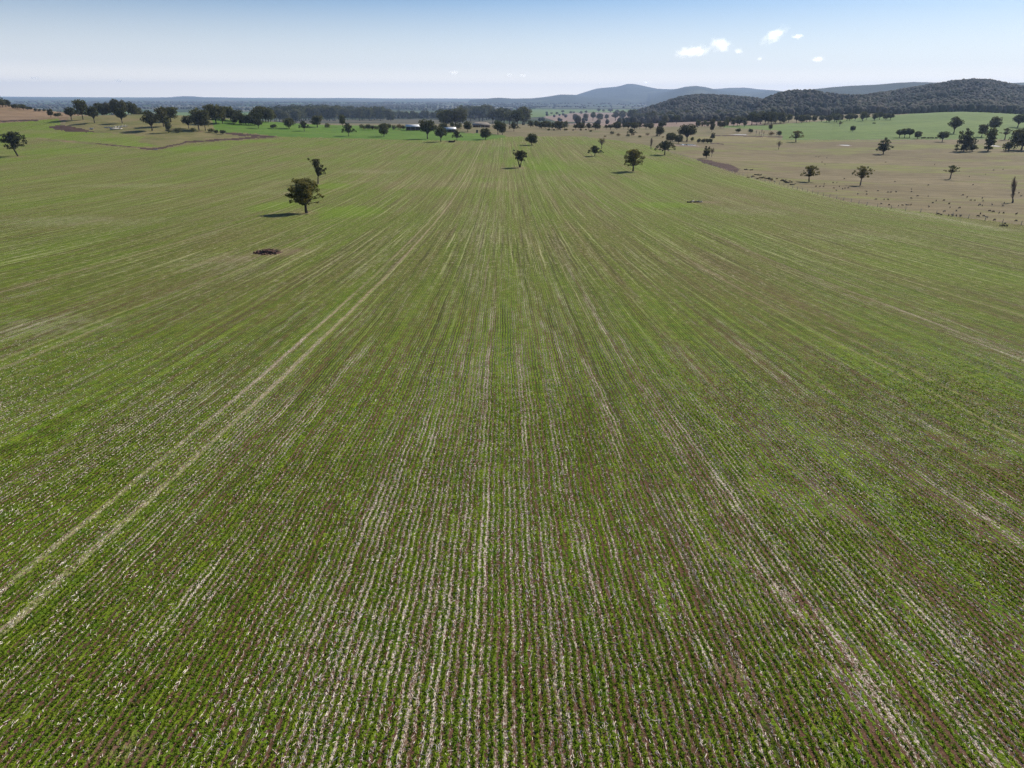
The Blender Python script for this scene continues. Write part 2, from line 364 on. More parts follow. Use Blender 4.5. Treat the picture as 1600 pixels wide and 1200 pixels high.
MAT = dict(
    crop=crop_material(),
    green=grass_material('young_green_crop', (.085, .170, .022), (.120, .200, .032), (.16, .19, .055), .02, .3, .6, cth=(.62, .72)),
    field=grass_material('distant_green_crop', (.105, .165, .040), (.140, .200, .052), (.17, .20, .08), .012, .12, .4, cth=(.62, .74)),
    knoll=grass_material('knoll_grass', (.135, .140, .045), (.22, .185, .085), (.24, .165, .10), .03, .5),
    tan=grass_material('dry_hill_grass', (.20, .135, .080), (.27, .185, .115), (.15, .145, .055), .02, .4, .6, cth=(.60, .72)),
    brown=grass_material('dry_brown_pasture', (.150, .118, .062), (.215, .172, .098), (.175, .175, .055), .011, .25, .40, cth=(.47, .60)),
    pasture=grass_material('yellowing_pasture', (.155, .140, .065), (.225, .175, .105), (.11, .135, .042), .014, .2, .4, cth=(.56, .66)),
    pink=grass_material('fallow_ground', (.225, .155, .125), (.27, .195, .155), (.18, .165, .09), .006, .1, .4, cth=(.62, .7)),
    ochre=grass_material('yellow_grass_flat', (.20, .175, .075), (.245, .205, .095), (.145, .16, .05), .02, .3, .4, cth=(.6, .7)),
    earth=grass_material('red_earth', (.055, .030, .026), (.088, .050, .042), (.15, .105, .08), .1, 1.5, cth=(.58, .7)),
    plain=plain_material(), hill=hill_material(), mount=mountain_material(),
)

# ------------------------------------------------------------------ terrain sheet, split where one kind of ground meets the next
tt = np.concatenate([-np.geomspace(6, 1.18, 14), np.linspace(-1.15, 1.15, 1350), np.geomspace(1.18, 6, 14)])
yy = np.concatenate([np.geomspace(8, 120, 110), np.geomspace(120, 3500, 360)[1:], np.geomspace(3500, 26000, 120)[1:]])
T, YG = np.meshgrid(tt, yy); XG = T * YG; ZG = zfun(XG, YG)
nr, nc = T.shape
def inpoly(px, py, poly):
    poly = np.array(poly, float); r = np.zeros(px.shape, bool); j = len(poly) - 1
    for i in range(len(poly)):
        xi, yi = poly[i]; xj, yj = poly[j]
        c = ((yi > py) != (yj > py)) & (px < (xj - xi) * (py - yi) / ((yj - yi) if yj != yi else 1e-9) + xi)
        r ^= c; j = i
    return r
fx = (XG[:-1, :-1] + XG[1:, 1:]) / 2; fy = (YG[:-1, :-1] + YG[1:, 1:]) / 2; fz = (ZG[:-1, :-1] + ZG[1:, 1:]) / 2
PX, PY, PD = project(fx, fy, fz)
jx = PX + (fbm(fx / 6, fy / 12, 21, 3)) * 5; jy = PY + fbm(fx / 5, fy / 9, 22, 3) * 3.2 * np.clip(600 / fy, .3, 1)
zone = np.full(PX.shape, 'plain', dtype='<U10')
zone[fy < 2000] = 'pasture'
FARR = [(430,213),(520,216),(640,218.5),(735,220),(765,218),(795,213.5),(900,212.5),(960,219),(1010,227),(1050,238),(1090,250),(1120,262),(1150,272),(1215,287),(1290,306),(1360,322),(1480,336),(1600,352),(1750,373),(2600,470)]
crop_poly = [(-9000,5000),(-9000,215),(-300,213),(0,192.5),(40,190),(90,184.5),(96,190),(92,196),(135,206),(200,209),(240,213),(300,215.5),(340,217.5)] + FARR + [(9000,5000)]
Z_ = []
def setz(name, poly, y0=0, y1=1e9, jit=True):
    a = inpoly(jx if jit else PX, jy if jit else PY, poly) & (fy > y0) & (fy < y1); zone[a] = name
# far centre and right: strips of fields
setz('plain', [(300,170),(660,176),(850,176),(850,150),(300,150)], 1100)
setz('field', [(-50,172),(230,175),(400,176),(470,176),(640,175),(640,179),(400,181),(230,183),(-50,178)], 1500)
setz('pink', [(860,176),(1010,176),(1060,190),(1010,192),(870,190),(850,183)], 1000)
setz('field', [(820,171),(1000,171),(1010,174),(960,175.5),(900,176),(850,182),(820,184)], 1000)
setz('pink', [(1000,189),(1190,190),(1190,195.5),(1000,199),(870,194)], 800)
setz('ochre', [(1060,214),(1215,213),(1215,219),(1120,222),(1085,221)], 500)
setz('brown', [(1035,231),(1060,228),(1115,222),(1215,219),(1300,218),(2200,216.5),(3000,260),(3000,600),(1600,600),(1600,353),(1480,337),(1360,323),(1290,307),(1215,288),(1150,273),(1120,262),(1090,249)], 100, 1400)
setz('field', [(1207,195),(1222,212),(1222,218.6),(1400,218.2),(2200,217),(2600,166),(1600,170),(1500,170),(1400,180),(1300,188)], 500, 1640)
setz('field', [(1130,196),(1210,196),(1215,204),(1130,199)], 500, 2000)
setz('tan', [(-3000,120),(-3000,216),(-300,212),(0,193),(60,189),(103,187.5),(112,180),(0,150)], 700, 1500)
hid = (T[:-1, :-1] < -.55) & (fy > 1050) & (fy < 1500); zone[hid] = 'tan'
setz('green', [(318,184),(440,191),(640,197),(700,203),(722,207),(775,210),(795,213),(765,219),(735,221),(520,217),(430,213),(335,207)], 500, 1500)
setz('knoll', [(225,214),(300,215),(345,216),(432,212),(440,214.5),(345,220),(290,223.5),(250,228),(215,222)], 350, 900)
setz('knoll', [(92,198),(104,190),(120,181),(330,181),(336,205),(385,208),(432,212),(430,214.5),(345,217.5),(300,216),(240,214),(200,210),(135,206.5)], 500, 1400)
kn = (fx > -560) & (fx < -330) & (fy > 860) & (fy < 1150); zone[kn] = 'knoll'
crop_m = inpoly(jx, jy, crop_poly) & (fy < 1150) & ((PY > 225) | (T[:-1, :-1] < .9)) ; zone[crop_m & (fy < 800) & (zone != 'knoll')] = 'crop'
zone[crop_m & (fy >= 800) & (T[:-1, :-1] < -.56)] = 'crop'
# edges of bare red earth and the creek
def near_line(pts, wid):
    d = np.full(PX.shape, 1e9); s = np.array(pts, float)
    for (x0, y0), (x1, y1) in zip(s[:-1], s[1:]):
        k = np.clip(((jx - x0) * (x1 - x0) + (jy - y0) * (y1 - y0) * 9) / ((x1 - x0) ** 2 + 9 * (y1 - y0) ** 2), 0, 1)
        d = np.minimum(d, np.hypot((jx - x0 - k * (x1 - x0)) * .6, (jy - y0 - k * (y1 - y0))))
    return d < wid
trk = near_line([(150,224.5),(190,228),(225,232)], .7) | near_line([(225,232),(245,232.5),(262,229),(290,222.5),(340,218.5),(430,213.8)], 1.25) & (fy < 1100)
band_ = (near_line([(60,217),(150,224.5),(190,228),(225,232)], 1.6) | near_line([(225,232),(245,232.5),(262,229),(290,222.5),(340,218.5),(430,213.8)], 3.0)) & (fy > 350) & (fy < 900); zone[band_ & (zone == 'crop')] = 'knoll'
zone[trk & (fy > 350) & (fy < 900)] = 'earth'
zone[(near_line([(1118,211.5),(1150,212),(1180,213.5),(1222,214)], .8) | near_line([(1112,224),(1130,225)], .6)) & (fy > 500) & (fy < 1600)] = 'earth'
setz('earth', [(72,198),(100,195.5),(136,203),(150,206.5),(120,207),(88,202.5)], 400, 1200)
setz('earth', [(0,188.3),(60,186.5),(62,188.6),(0,191.2)], 600, 1500)
setz('earth', [(1086,249),(1112,250.5),(1140,257),(1158,263.5),(1150,269),(1125,262.5),(1098,254.5)], 200, 900)
setz('earth', [(345,206),(430,212.5),(425,214),(380,212.5),(350,209)], 500, 1200)
# rising ground
rise = fz - np.interp(np.log(np.maximum(fy, 1)), LG, _b)
zone[(rise > 4) & (fy > 1650) & (fy < 4600) & (T[:-1, :-1] > .1)] = 'hill'
zone[(rise > 8) & (fy >= 4600)] = 'mount'
idx = (np.arange((nr - 1))[:, None] * nc + np.arange(nc - 1)[None, :])
quads = np.stack([idx, idx + 1, idx + nc + 1, idx + nc], -1)
VG = np.stack([XG, YG, ZG], -1).reshape(-1, 3)
# ground cover map for the crop: R lush growth, G bare earth, B straw litter
PXv, PYv, _ = project(XG, YG, ZG); PXv = PXv.ravel(); PYv = PYv.ravel(); XV = XG.ravel(); YV = YG.ravel()
cover = np.zeros((len(VG), 3), np.float32)
nzv = fbm(XV / 9, YV / 16, 31, 3) * 1.3
def blob(px, py, rx, ry, ch, amt, sharp=1.0):
    p = P(px, py); mx = metres(rx, p); q = P(px, py + ry); my = max(abs(q.y - p.y), .5)
    d = ((XV - p.x - 0.0) / mx) ** 2 + ((YV - p.y) / my) ** 2
    m_ = 1 - sstep(.35, 1.25, np.sqrt(d) + nzv * .45); cover[:, ch] = np.maximum(cover[:, ch], m_ * amt)
for a in [(545,331,50,11,0,.8),(520,290,30,5,0,.7),(425,322,45,8,0,.45),(850,262,28,5,0,.7),(840,255,60,14,0,.25),(1040,262,55,12,0,.35),(960,238,50,5,0,.3),
          (1040,320,60,5,0,.6),(1120,245,40,6,0,.0),(300,232,60,5,0,.55),(400,220,60,3,0,.7),(100,236,80,6,0,.4),
          (440,394,46,9,1,.55),(370,405,40,7,1,.35),(420,395,26,4,1,.9),(478,333,22,3,1,.6),(497,287,12,2,1,.6),(812,262,13,2.5,1,.6),(989,268,15,2,1,.4),(27,245,16,2,1,.6),
          (730,224,22,2,1,.35),(1100,316,26,2,1,.7),(705,221.5,14,1.5,1,.5),(200,1170,60,22,1,.55),(1140,1052,30,10,1,.6),(140,222,60,1.6,1,.35),
          (180,212,60,4,1,.45),(320,214,50,2.5,1,.5),(60,206,60,4,1,.4),(240,218,60,3,1,.3),(120,345,140,9,2,.5),(60,510,120,22,2,.45),(200,290,120,4,2,.45),(430,300,60,5,2,.45),(570,268,60,4,2,.5),(330,410,90,16,2,.4),(700,275,80,6,1,.2),(1170,330,60,8,2,.35),(1330,370,100,9,2,.3)]: blob(*a)
t_lush = inpoly(PXv, PYv, [(-3000,230),(-300,214),(0,193),(95,186),(140,206),(300,215),(335,218),(285,222),(245,231),(180,227),(100,218),(40,214),(0,232)])
cover[:, 0] = np.maximum(cover[:, 0], t_lush * (.42 + nzv * .5))
hl = np.exp(-((YV - 348 - XV * .04 - 5 * np.sin(XV / 21)) / 2.0) ** 2) * (1 - sstep(-20, 40, XV)) * (XV > -130) * np.clip(.5 + nzv, 0, 1); cover[:, 2] = np.maximum(cover[:, 2], hl * .6)
hl = np.exp(-((YV - 330) / 14.0) ** 2) * (XV < -5) * (XV > -60); cover[:, 1] = np.maximum(cover[:, 1], hl * .25)
edge = np.exp(-((XV - 133) / 4.0) ** 2) * (YV > 180) * (YV < 560); cover[:, 2] = np.maximum(cover[:, 2], edge * .8)
NAMES = dict(crop='crop_field', green='green_paddock', field='distant_green_field', knoll='grassy_knoll', tan='dry_grass_hill', brown='brown_paddock',
             pasture='pasture', pink='fallow_field', ochre='yellow_grass_flat', earth='bare_earth', plain='plain', hill='hills', mount='mountains')
for zn, nm in NAMES.items():
    f = quads[zone == zn].reshape(-1, 4)
    if not len(f): continue
    used, inv = np.unique(f, return_inverse=True); me = mesh(nm, VG[used], [inv.reshape(-1, 4)], [MAT[zn]], True)
    if zn == 'crop':
        at = me.attributes.new('cover', 'FLOAT_VECTOR', 'POINT'); at.data.foreach_set('vector', np.clip(cover[used], 0, 1).ravel())
    tag(obj(nm, me), kind='structure')
me = mesh('ground', [(-48, 8, -18.6), (48, 8, -18.6), (-4000, -4000, -18.6), (4000, -4000, -18.6)], [[[2, 3, 1, 0]]], [MAT['crop']])
tag(obj('ground', me), kind='structure')

# ------------------------------------------------------------------ near crop: seedlings in rows, straw between them
def frame_ok(X, Y, Z, pad=70):
    a, b, d = project(X, Y, Z); return (a > -pad) & (a < 1600 + pad) & (b < 1200 + pad * 1.5)
leafm = N('seedling_leaf'); lp = leafm.pos()
lc = leafm.mix(leafm.ramp(leafm.noise(lp, 2.0, 3, .7), .3, .7), (.095, .165, .012), (.215, .275, .022))
MAT['seed'] = leafm.bsdf(lc, .7, spec=.25, translucent=.55)
sm_ = N('straw'); sp_ = sm_.pos()
MAT['straw'] = sm_.bsdf(sm_.mix(sm_.ramp(sm_.noise(sp_, 5, 3, .7), .35, .65), (.36, .25, .19), (.84, .76, .67)), .8, spec=.2)
def near_crop():
    rows = np.arange(-230, 231); Yn = []; Xn = []
    for r in rows:
        x = (r + .5) * .30; y0 = max(13.0, abs(x) / 1.12)
        if y0 > 66: continue
        y = np.arange(y0, 66, .085); y = y + rng.uniform(-.04, .04, len(y))
        keep = rng.random(len(y)) < np.clip((66 - y) / 44, 0, 1) ** 1.3 * .95
        y = y[keep]; Yn.append(y); Xn.append(np.full(len(y), x) + rng.normal(0, .034, len(y)))
    X = np.concatenate(Xn); Y = np.concatenate(Yn); X = X - wob_np(X, Y)
    gap = fbm(X * .9, Y * .35, 41, 3) + fbm(X / 9, Y / 20, 43, 2) * 1.5
    ontrack = np.zeros(len(X), bool)
    for x0, wd, am in TRACKS:
        if abs(am) > .45: ontrack |= (np.abs(X + wob_np(X, Y) - x0) < wd * 1.1) & (rng.random(len(X)) < .85)
    k = (gap > -.20 + rng.normal(0, .05, len(X))) & ~ontrack ; X = X[k]; Y = Y[k]; Z = zfun(X, Y); ok = frame_ok(X, Y, Z); X, Y, Z = X[ok], Y[ok], Z[ok]
    n = len(X); B = 8; h = rng.uniform(.045, .105, (n, B)) * (1 + fbm(X / 5, Y / 9, 44, 2)[:, None]); a = rng.uniform(0, 2 * np.pi, (n, B)); lean = rng.uniform(.35, 1.15, (n, B))
    wd = rng.uniform(.009, .018, (n, B)); cx, sx = np.cos(a), np.sin(a)
    bx = X[:, None] + rng.normal(0, .016, (n, B)); by = Y[:, None] + rng.normal(0, .030, (n, B)); bz = Z[:, None] - .01 + 0 * bx
    p0 = np.stack([bx - sx * wd, by + cx * wd, bz], -1); p1 = np.stack([bx + sx * wd, by - cx * wd, bz], -1)
    p2 = np.stack([bx + cx * h * lean * .45 + sx * wd, by + sx * h * lean * .45 - cx * wd, bz + h * .75], -1)
    p3 = np.stack([bx + cx * h * lean * 1.1, by + sx * h * lean * 1.1, bz + h * .85], -1)
    V = np.stack([p0, p1, p2, p3], 2).reshape(-1, 3); i = np.arange(n * B)[:, None] * 4
    me = mesh('crop_seedlings', V, [i + np.array([[0, 1, 2, 3]])], [MAT['seed']])
    tag(obj('crop_seedlings', me), 'short green cereal seedlings growing in rows over the near field', 'seedlings', kind='stuff')
    # straw
    n = 240000; Y = 13 + (72 - 13) * rng.random(n) ** .75; X = (rng.random(n) * 2 - 1) * Y * 1.12
    ri = np.round(X / .30); Xr = ri * .30 + rng.normal(0, .035, n); loose = rng.random(n) < .32; Xr = Xr - wob_np(Xr, Y); Xr = np.where(loose, X, Xr)
    dens = -.06 + vnoise(ri * 3.7, Y * .11, 51) * .9 + vnoise(ri * 13.1, Y * .02, 52) * .7 + fbm(X / 6, Y / 14, 53, 2) * 1.2 - .42 + .12 * np.exp(-((X + 3) / 9) ** 2)
    keep = (rng.random(n) < np.clip(dens, .04, 1)) & (rng.random(n) < np.clip((76 - Y) / 30, 0, 1)); X = Xr[keep]; Y = Y[keep]
    for x0, wd, am in TRACKS:
        if am > .45:
            n_ = int(1500 * am); y_ = 14 + 58 * rng.random(n_) ** .8; x_ = x0 + rng.normal(0, wd * .6, n_); x_ = x_ - wob_np(x_, y_); X = np.concatenate([X, x_]); Y = np.concatenate([Y, y_])
    Z = zfun(X, Y); ok = frame_ok(X, Y, Z); X, Y, Z = X[ok], Y[ok], Z[ok]; n = len(X)
    a = np.where(rng.random(n) < .7, rng.normal(np.pi / 2, .35, n), rng.uniform(0, np.pi, n)); l = rng.uniform(.025, .10, n); wd = rng.uniform(.004, .0135, n)
    up = rng.uniform(.012, .05, n); t_ = rng.uniform(-.03, .05, n); ca, sa = np.cos(a), np.sin(a)
    e = np.stack([ca * l, sa * l, t_], -1); s_ = np.stack([-sa * wd, ca * wd, np.zeros(n)], -1); c = np.stack([X, Y, Z + up], -1)
    hgt = np.stack([np.zeros(n), np.zeros(n), wd * 1.2], -1)
    V = np.stack([c - e - s_, c - e + s_, c + e + s_, c + e - s_, c - e + hgt, c + e + hgt], 1).reshape(-1, 3); i = np.arange(n)[:, None] * 6
    me = mesh('straw_litter', V, [np.concatenate([i + np.array([[0, 4, 5, 3]]), i + np.array([[1, 2, 5, 4]])])], [MAT['straw']])
    tag(obj('straw_litter', me), 'pale broken straw lying between the crop rows', 'straw', kind='stuff')
near_crop()

# ------------------------------------------------------------------ trees
def leaf_material(name, a, b, tr=.25):
    m = N(name); p = m.n('ShaderNodeTexCoord').outputs['Object']; oi = m.n('ShaderNodeObjectInfo')
    f = m.noise(p, 5.0, 3, .6); c = m.mix(m.ramp(f, .35, .65), a, b)
    h = m.n('ShaderNodeHueSaturation'); m.L(c, h.inputs['Color']); m.L(m.math('ADD', .8, m.math('MULTIPLY', oi.outputs['Random'], .4)), h.inputs['Value'])
    m.L(m.math('ADD', .485, m.math('MULTIPLY', oi.outputs['Random'], .03)), h.inputs['Hue'])
    return m.bsdf(h.outputs[0], .75, spec=.15, translucent=tr)
MAT['leaf'] = leaf_material('gum_leaves', (.060, .066, .028), (.130, .130, .052), .4)
MAT['leaf_dark'] = leaf_material('dark_leaves', (.036, .045, .020), (.082, .088, .034), .38)
MAT['leaf_yellow'] = leaf_material('olive_yellow_leaves', (.075, .078, .024), (.195, .160, .046), .4)
MAT['leaf_brown'] = leaf_material('autumn_leaves', (.090, .060, .030), (.170, .110, .050), .3)
MAT['twig'] = simple('grey_twigs', (.15, .115, .095), (.24, .19, .16), 6)
MAT['bark'] = simple('bark', (.045, .036, .030), (.105, .088, .075), 8, bd=.02)
def leaves(rg, clumps, n, size, droop=.0):
    """clumps: (x,y,z,r) ; returns V,quads"""
    c = np.array(clumps, float); wgt = c[:, 3] ** 2.2; k = rg.choice(len(c), n, p=wgt / wgt.sum())
    d = rg.normal(size=(n, 3)); d /= np.linalg.norm(d, axis=1)[:, None]; r = rg.random(n) ** (1 / 2.4)
    p = c[k, :3] + d * (r * c[k, 3])[:, None] * np.array([1, 1, .78]); p[:, 2] -= droop * rg.random(n) * c[k, 3]
    a = rg.normal(size=(n, 3)); a[:, 2] *= 1.0; a /= np.linalg.norm(a, axis=1)[:, None]; b = np.cross(a, rg.normal(size=(n, 3))); b /= (np.linalg.norm(b, axis=1)[:, None] + 1e-9)
    s = size * rg.uniform(.55, 1.25, n)[:, None]; a = a * s; b = b * s * .62
    V = np.stack([p - a, p + b * .9 - a * .1, p + a, p - b], 1).reshape(-1, 3); return V, np.arange(n)[:, None] * 4 + np.array([[0, 1, 2, 3]])
def build_tree(seed, clumps2d, n=900, size=.035, trunk=.028, fork=.22, leaf='leaf', lean=0.0, fork2=None, depth=.5, droop=0.0, twigs=0):
    """unit-height tree. clumps2d: (x,z,r) outline as seen; a depth is given to each clump"""
    rg = np.random.default_rng(seed); cl = []
    wmax = max(abs(c[0]) + c[2] for c in clumps2d)
    for x, z, r in clumps2d:
        cl.append((x, rg.uniform(-1, 1) * wmax * depth * .35, z, r))
        if depth > .2:
            cl.append((x * rg.uniform(.1, .6), wmax * depth * rg.uniform(.35, .85), z * rg.uniform(.94, 1.0), r * .85)); cl.append((x * rg.uniform(.1, .6), -wmax * depth * rg.uniform(.35, .85), z * rg.uniform(.94, 1.0), r * .85))
    b = MB(); tops = [(lean * fork, 0, fork)]
    b.tube([(0, 0, -.04), (0, 0, .015), (lean * fork * .5 + rg.normal(0, .006), rg.normal(0, .006), fork * .5), (lean * fork, 0, fork)], [trunk * 1.7, trunk * 1.15, trunk * .95, trunk * .8], 8)
    if fork2: b.tube([(fork2 * .15, .01, -.02), (fork2 * .5, .02, fork * .5), (fork2, .0, fork * 1.05)], [trunk * 1.1, trunk * .7, trunk * .6], 7); tops.append((fork2, 0, fork))
    for (x, y, z, r) in cl:
        t0 = tops[0] if not fork2 or abs(x - tops[0][0]) < abs(x - tops[1][0]) else tops[1]
        mid = (t0[0] + (x - t0[0]) * .45 + rg.normal(0, .015), y * .4 + rg.normal(0, .015), t0[2] + (z - t0[2]) * .62)
        b.tube([t0, mid, (x, y, z)], [trunk * .55, trunk * .30, trunk * .08], 5, cap=False)
        for _ in range(2 + twigs):
            d = rg.normal(size=3); d /= np.linalg.norm(d); d[2] = abs(d[2]) * .7 if twigs else d[2]
            e = np.array([x, y, z]) + d * r * (1.0 if twigs else .7); b.tube([mid, tuple((np.array(mid) + e) / 2 + rg.normal(0, .01, 3)), tuple(e)], [trunk * .2, trunk * .12, trunk * .04], 3, cap=False)
    tm = b.mesh('trunk', [MAT['bark'] if not twigs else MAT['twig']], True)
    cm = None
    if n:
        gk = 1.18 if seed >= 14 else 1.0; cl = [(a_, b_, c_, d_ * gk) for a_, b_, c_, d_ in cl]; V, q = leaves(rg, cl, int(n * 1.25), size * 1.12, droop); cm = mesh('crown', V, [q], [MAT[leaf]])
    return tm, cm
def rnd_clumps(seed, cx, cz, rx, rz, n, r0=.11, flat=False):
    rg = np.random.default_rng(seed); out = []
    for i in range(n):
        a = 2 * math.pi * (i + rg.random() * .7) / n; k = rg.uniform(.55, .95)
        x = cx + math.cos(a) * rx * k; z = cz + math.sin(a) * rz * k
        if flat and z < cz: z = cz - (cz - z) * .3
        out.append((x, min(z, 1 - .05), r0 * rg.uniform(.75, 1.35)))
    out.append((cx, cz, r0 * 1.6)); return out
PROTO = {}
PROTO['big'] = build_tree(1, [(-.22,.47,.12),(-.34,.50,.08),(-.14,.36,.10),(-.02,.40,.10),(-.20,.66,.14),(-.06,.80,.13),(.08,.84,.13),(.20,.76,.12),(-.16,.86,.09),(.05,.62,.16),(.02,.50,.12),(.24,.62,.10),(-.30,.32,.06),(-.05,.28,.07),(.30,.50,.05),(.36,.44,.05),(.22,.42,.045),(.26,.28,.04)], 3200, .026, .030, .26, 'leaf_yellow', depth=.75)
PROTO['sparse'] = build_tree(2, [(-.30,.97,.06),(-.16,.90,.07),(-.02,.90,.10),(.06,.80,.12),(.02,.66,.11),(.14,.55,.10),(.28,.50,.09),(.30,.40,.07),(.12,.40,.06),(-.02,.50,.06),(.36,.58,.05),(.10,.92,.08),(.20,.70,.09),(-.08,.78,.08)], 1150, .030, .028, .28, 'leaf', lean=.1, depth=.6)
PROTO['round_left'] = build_tree(3, [(-.30,.62,.14),(-.22,.80,.13),(-.05,.88,.12),(.12,.86,.12),(.26,.74,.12),(.05,.66,.18),(-.12,.60,.16),(.30,.58,.09),(-.26,.42,.09),(-.20,.33,.07),(.22,.42,.07),(.34,.50,.05)], 2400, .028, .028, .30, 'leaf_dark', lean=-.25, depth=.7)
PROTO['forked'] = build_tree(4, [(-.30,.92,.05),(-.33,.78,.06),(-.20,.70,.12),(-.05,.80,.15),(.12,.84,.14),(.26,.76,.12),(.30,.62,.10),(.08,.62,.18),(-.16,.52,.10),(.12,.44,.09),(.22,.40,.06)], 1800, .030, .034, .34, 'leaf_dark', lean=-.25, fork2=.10, depth=.7)
PROTO['spread'] = build_tree(5, [(-.52,.45,.14),(-.62,.34,.09),(-.34,.66,.16),(-.14,.82,.15),(.08,.80,.14),(.28,.66,.14),(.50,.46,.13),(.66,.38,.09),(.10,.55,.18),(-.18,.52,.18),(.80,.34,.06)], 1700, .036, .034, .26, 'leaf_dark', depth=.7)
PROTO['round_big'] = build_tree(6, [(-.34,.62,.13),(-.30,.44,.12),(-.26,.80,.12),(-.08,.88,.12),(.10,.88,.12),(.26,.78,.12),(.36,.62,.12),(.30,.44,.11),(.06,.66,.20),(-.12,.60,.18),(0,.44,.14),(-.36,.30,.07),(.34,.32,.07)], 2600, .028, .036, .24, 'leaf_yellow', depth=.9)
PROTO['umbrella'] = build_tree(7, [(-.66,.36,.10),(-.56,.52,.13),(-.40,.68,.15),(-.20,.82,.15),(.02,.88,.14),(.24,.82,.15),(.44,.70,.15),(.60,.54,.13),(.66,.38,.09),(.20,.62,.18),(-.22,.60,.18),(0,.66,.18)], 2200, .036, .040, .34, 'leaf_dark', depth=.9)
PROTO['bare_round'] = build_tree(8, [(-.22,.62,.13),(-.16,.82,.12),(.02,.88,.12),(.2,.76,.12),(.24,.58,.10),(0,.66,.14)], 200, .026, .026, .30, 'leaf_brown', depth=.9, twigs=7)
PROTO['open_low'] = build_tree(9, [(-.42,.38,.09),(-.30,.46,.09),(-.36,.60,.05),(-.20,.80,.12),(0,.86,.12),(.18,.84,.11),(.30,.72,.10),(.38,.56,.10),(.30,.42,.08),(-.10,.64,.09),(.10,.58,.09),(.44,.46,.05)], 1000, .032, .034, .30, 'leaf_yellow', lean=-.1, depth=.7)
PROTO['open_high'] = build_tree(10, [(-.46,.56,.07),(-.38,.66,.07),(-.24,.80,.08),(-.10,.90,.08),(.06,.86,.08),(.20,.90,.07),(.34,.78,.09),(.42,.62,.07),(.50,.74,.04),(-.20,.58,.08),(.22,.60,.10),(.02,.66,.10),(.30,.46,.06),(-.30,.48,.05)], 850, .030, .034, .34, 'leaf_yellow', depth=.7, twigs=1)
PROTO['sparse_low'] = build_tree(11, [(-.46,.54,.06),(-.34,.52,.06),(-.20,.80,.09),(0,.86,.10),(.14,.80,.08),(.30,.72,.08),(.40,.76,.05),(.22,.56,.07),(-.12,.60,.06),(.42,.56,.04)], 520, .032, .040, .40, 'leaf', depth=.6, twigs=1)
PROTO['poplar'] = build_tree(12, [(0,.35,.045),(.01,.5,.055),(-.01,.62,.055),(.01,.74,.05),(0,.86,.04),(.01,.95,.02)], 30, .008, .016, .16, 'leaf_brown', depth=.5, twigs=6)
PROTO['ragged'] = build_tree(13, [(-.40,.25,.09),(-.28,.36,.12),(-.30,.55,.12),(-.22,.72,.11),(-.02,.88,.10),(.14,.78,.09),(.26,.70,.07),(.10,.56,.14),(-.08,.44,.16),(.30,.48,.08),(.44,.42,.09),(.26,.30,.08),(.02,.26,.1)], 1300, .036, .034, .14, 'leaf_dark', depth=.7)
PROTO['round_dense'] = build_tree(14, rnd_clumps(14, 0, .56, .40, .40, 11, .15), 1900, .040, .034, .18, 'leaf', depth=.9)
PROTO['dome'] = build_tree(15, rnd_clumps(15, 0, .60, .42, .36, 12, .15, True), 1900, .040, .036, .22, 'leaf_dark', depth=.9)
PROTO['tall_gum'] = build_tree(16, rnd_clumps(16, 0, .60, .30, .34, 11, .13), 1300, .040, .026, .26, 'leaf', depth=.9)
PROTO['tall_gum_two'] = build_tree(17, rnd_clumps(17, .03, .60, .32, .36, 11, .12), 1150, .038, .026, .26, 'leaf', depth=.9)
PROTO['pine'] = build_tree(18, [(0,.92,.06),(-.05,.80,.09),(.06,.72,.11),(-.08,.60,.13),(.10,.48,.15),(-.12,.38,.16),(.04,.28,.17),(.14,.24,.12),(-.16,.20,.12)], 900, .034, .022, .12, 'leaf_dark', depth=.8)
PROTO['bush'] = build_tree(19, [(-.6,.45,.3),(-.2,.62,.34),(.25,.58,.36),(.65,.42,.3),(0,.35,.4)], 420, .08, .03, .1, 'leaf', depth=.8)
PROTO['bush_dark'] = build_tree(20, [(-.45,.42,.34),(0,.62,.36),(.45,.45,.34)], 380, .085, .04, .1, 'leaf_dark', depth=.8)
PROTO['bush_brown'] = build_tree(21, [(-.45,.42,.34),(0,.6,.36),(.45,.45,.34)], 260, .07, .04, .1, 'leaf_brown', depth=.8, twigs=3)
PROTO['double'] = build_tree(22, [(-.32,.10,.09),(-.34,.25,.09),(-.25,.42,.12),(-.22,.62,.13),(-.28,.80,.09),(.02,.84,.10),(-.05,.95,.07),(.15,.76,.10),(.1,.56,.17),(.28,.52,.12),(.40,.46,.09),(.34,.34,.10),(.16,.28,.14),(-.02,.18,.12),(.22,.1,.08)], 2000, .036, .03, .10, 'leaf_dark', depth=.6)
PROTO['column'] = build_tree(23, [(-.08,.15,.08),(.08,.12,.07),(-.02,.30,.10),(-.10,.42,.09),(.1,.40,.09),(0,.56,.12),(-.1,.68,.1),(.08,.72,.1),(0,.86,.11)], 900, .036, .025, .12, 'leaf', depth=.8)
PROTO['dead'] = build_tree(24, [(-.15,.8,.1),(.12,.85,.1),(.0,.95,.05),(.25,.6,.08),(-.25,.55,.08)], 0, .03, .035, .35, 'leaf', depth=.6, twigs=3)
PW = dict(big=.84, sparse=.72, round_left=.88, forked=.76, spread=1.5, round_big=.98, umbrella=1.5, bare_round=.68, open_low=.98, open_high=1.08, sparse_low=.98, poplar=.15, ragged=.98,
          round_dense=.98, dome=1.05, tall_gum=.76, tall_gum_two=.80, pine=.55, bush=1.9, bush_dark=1.6, bush_brown=1.6, double=.88, column=.40, dead=.65)
for k_, (tm_, cm2) in PROTO.items():
    a_ = np.empty(len((cm2 or tm_).vertices) * 3, np.float32); (cm2 or tm_).vertices.foreach_get('co', a_); a_ = a_.reshape(-1, 3)[:, 0]; PW[k_] = float(np.percentile(a_, 99.5) - np.percentile(a_, .5) + a_.max() - a_.min()) / 2
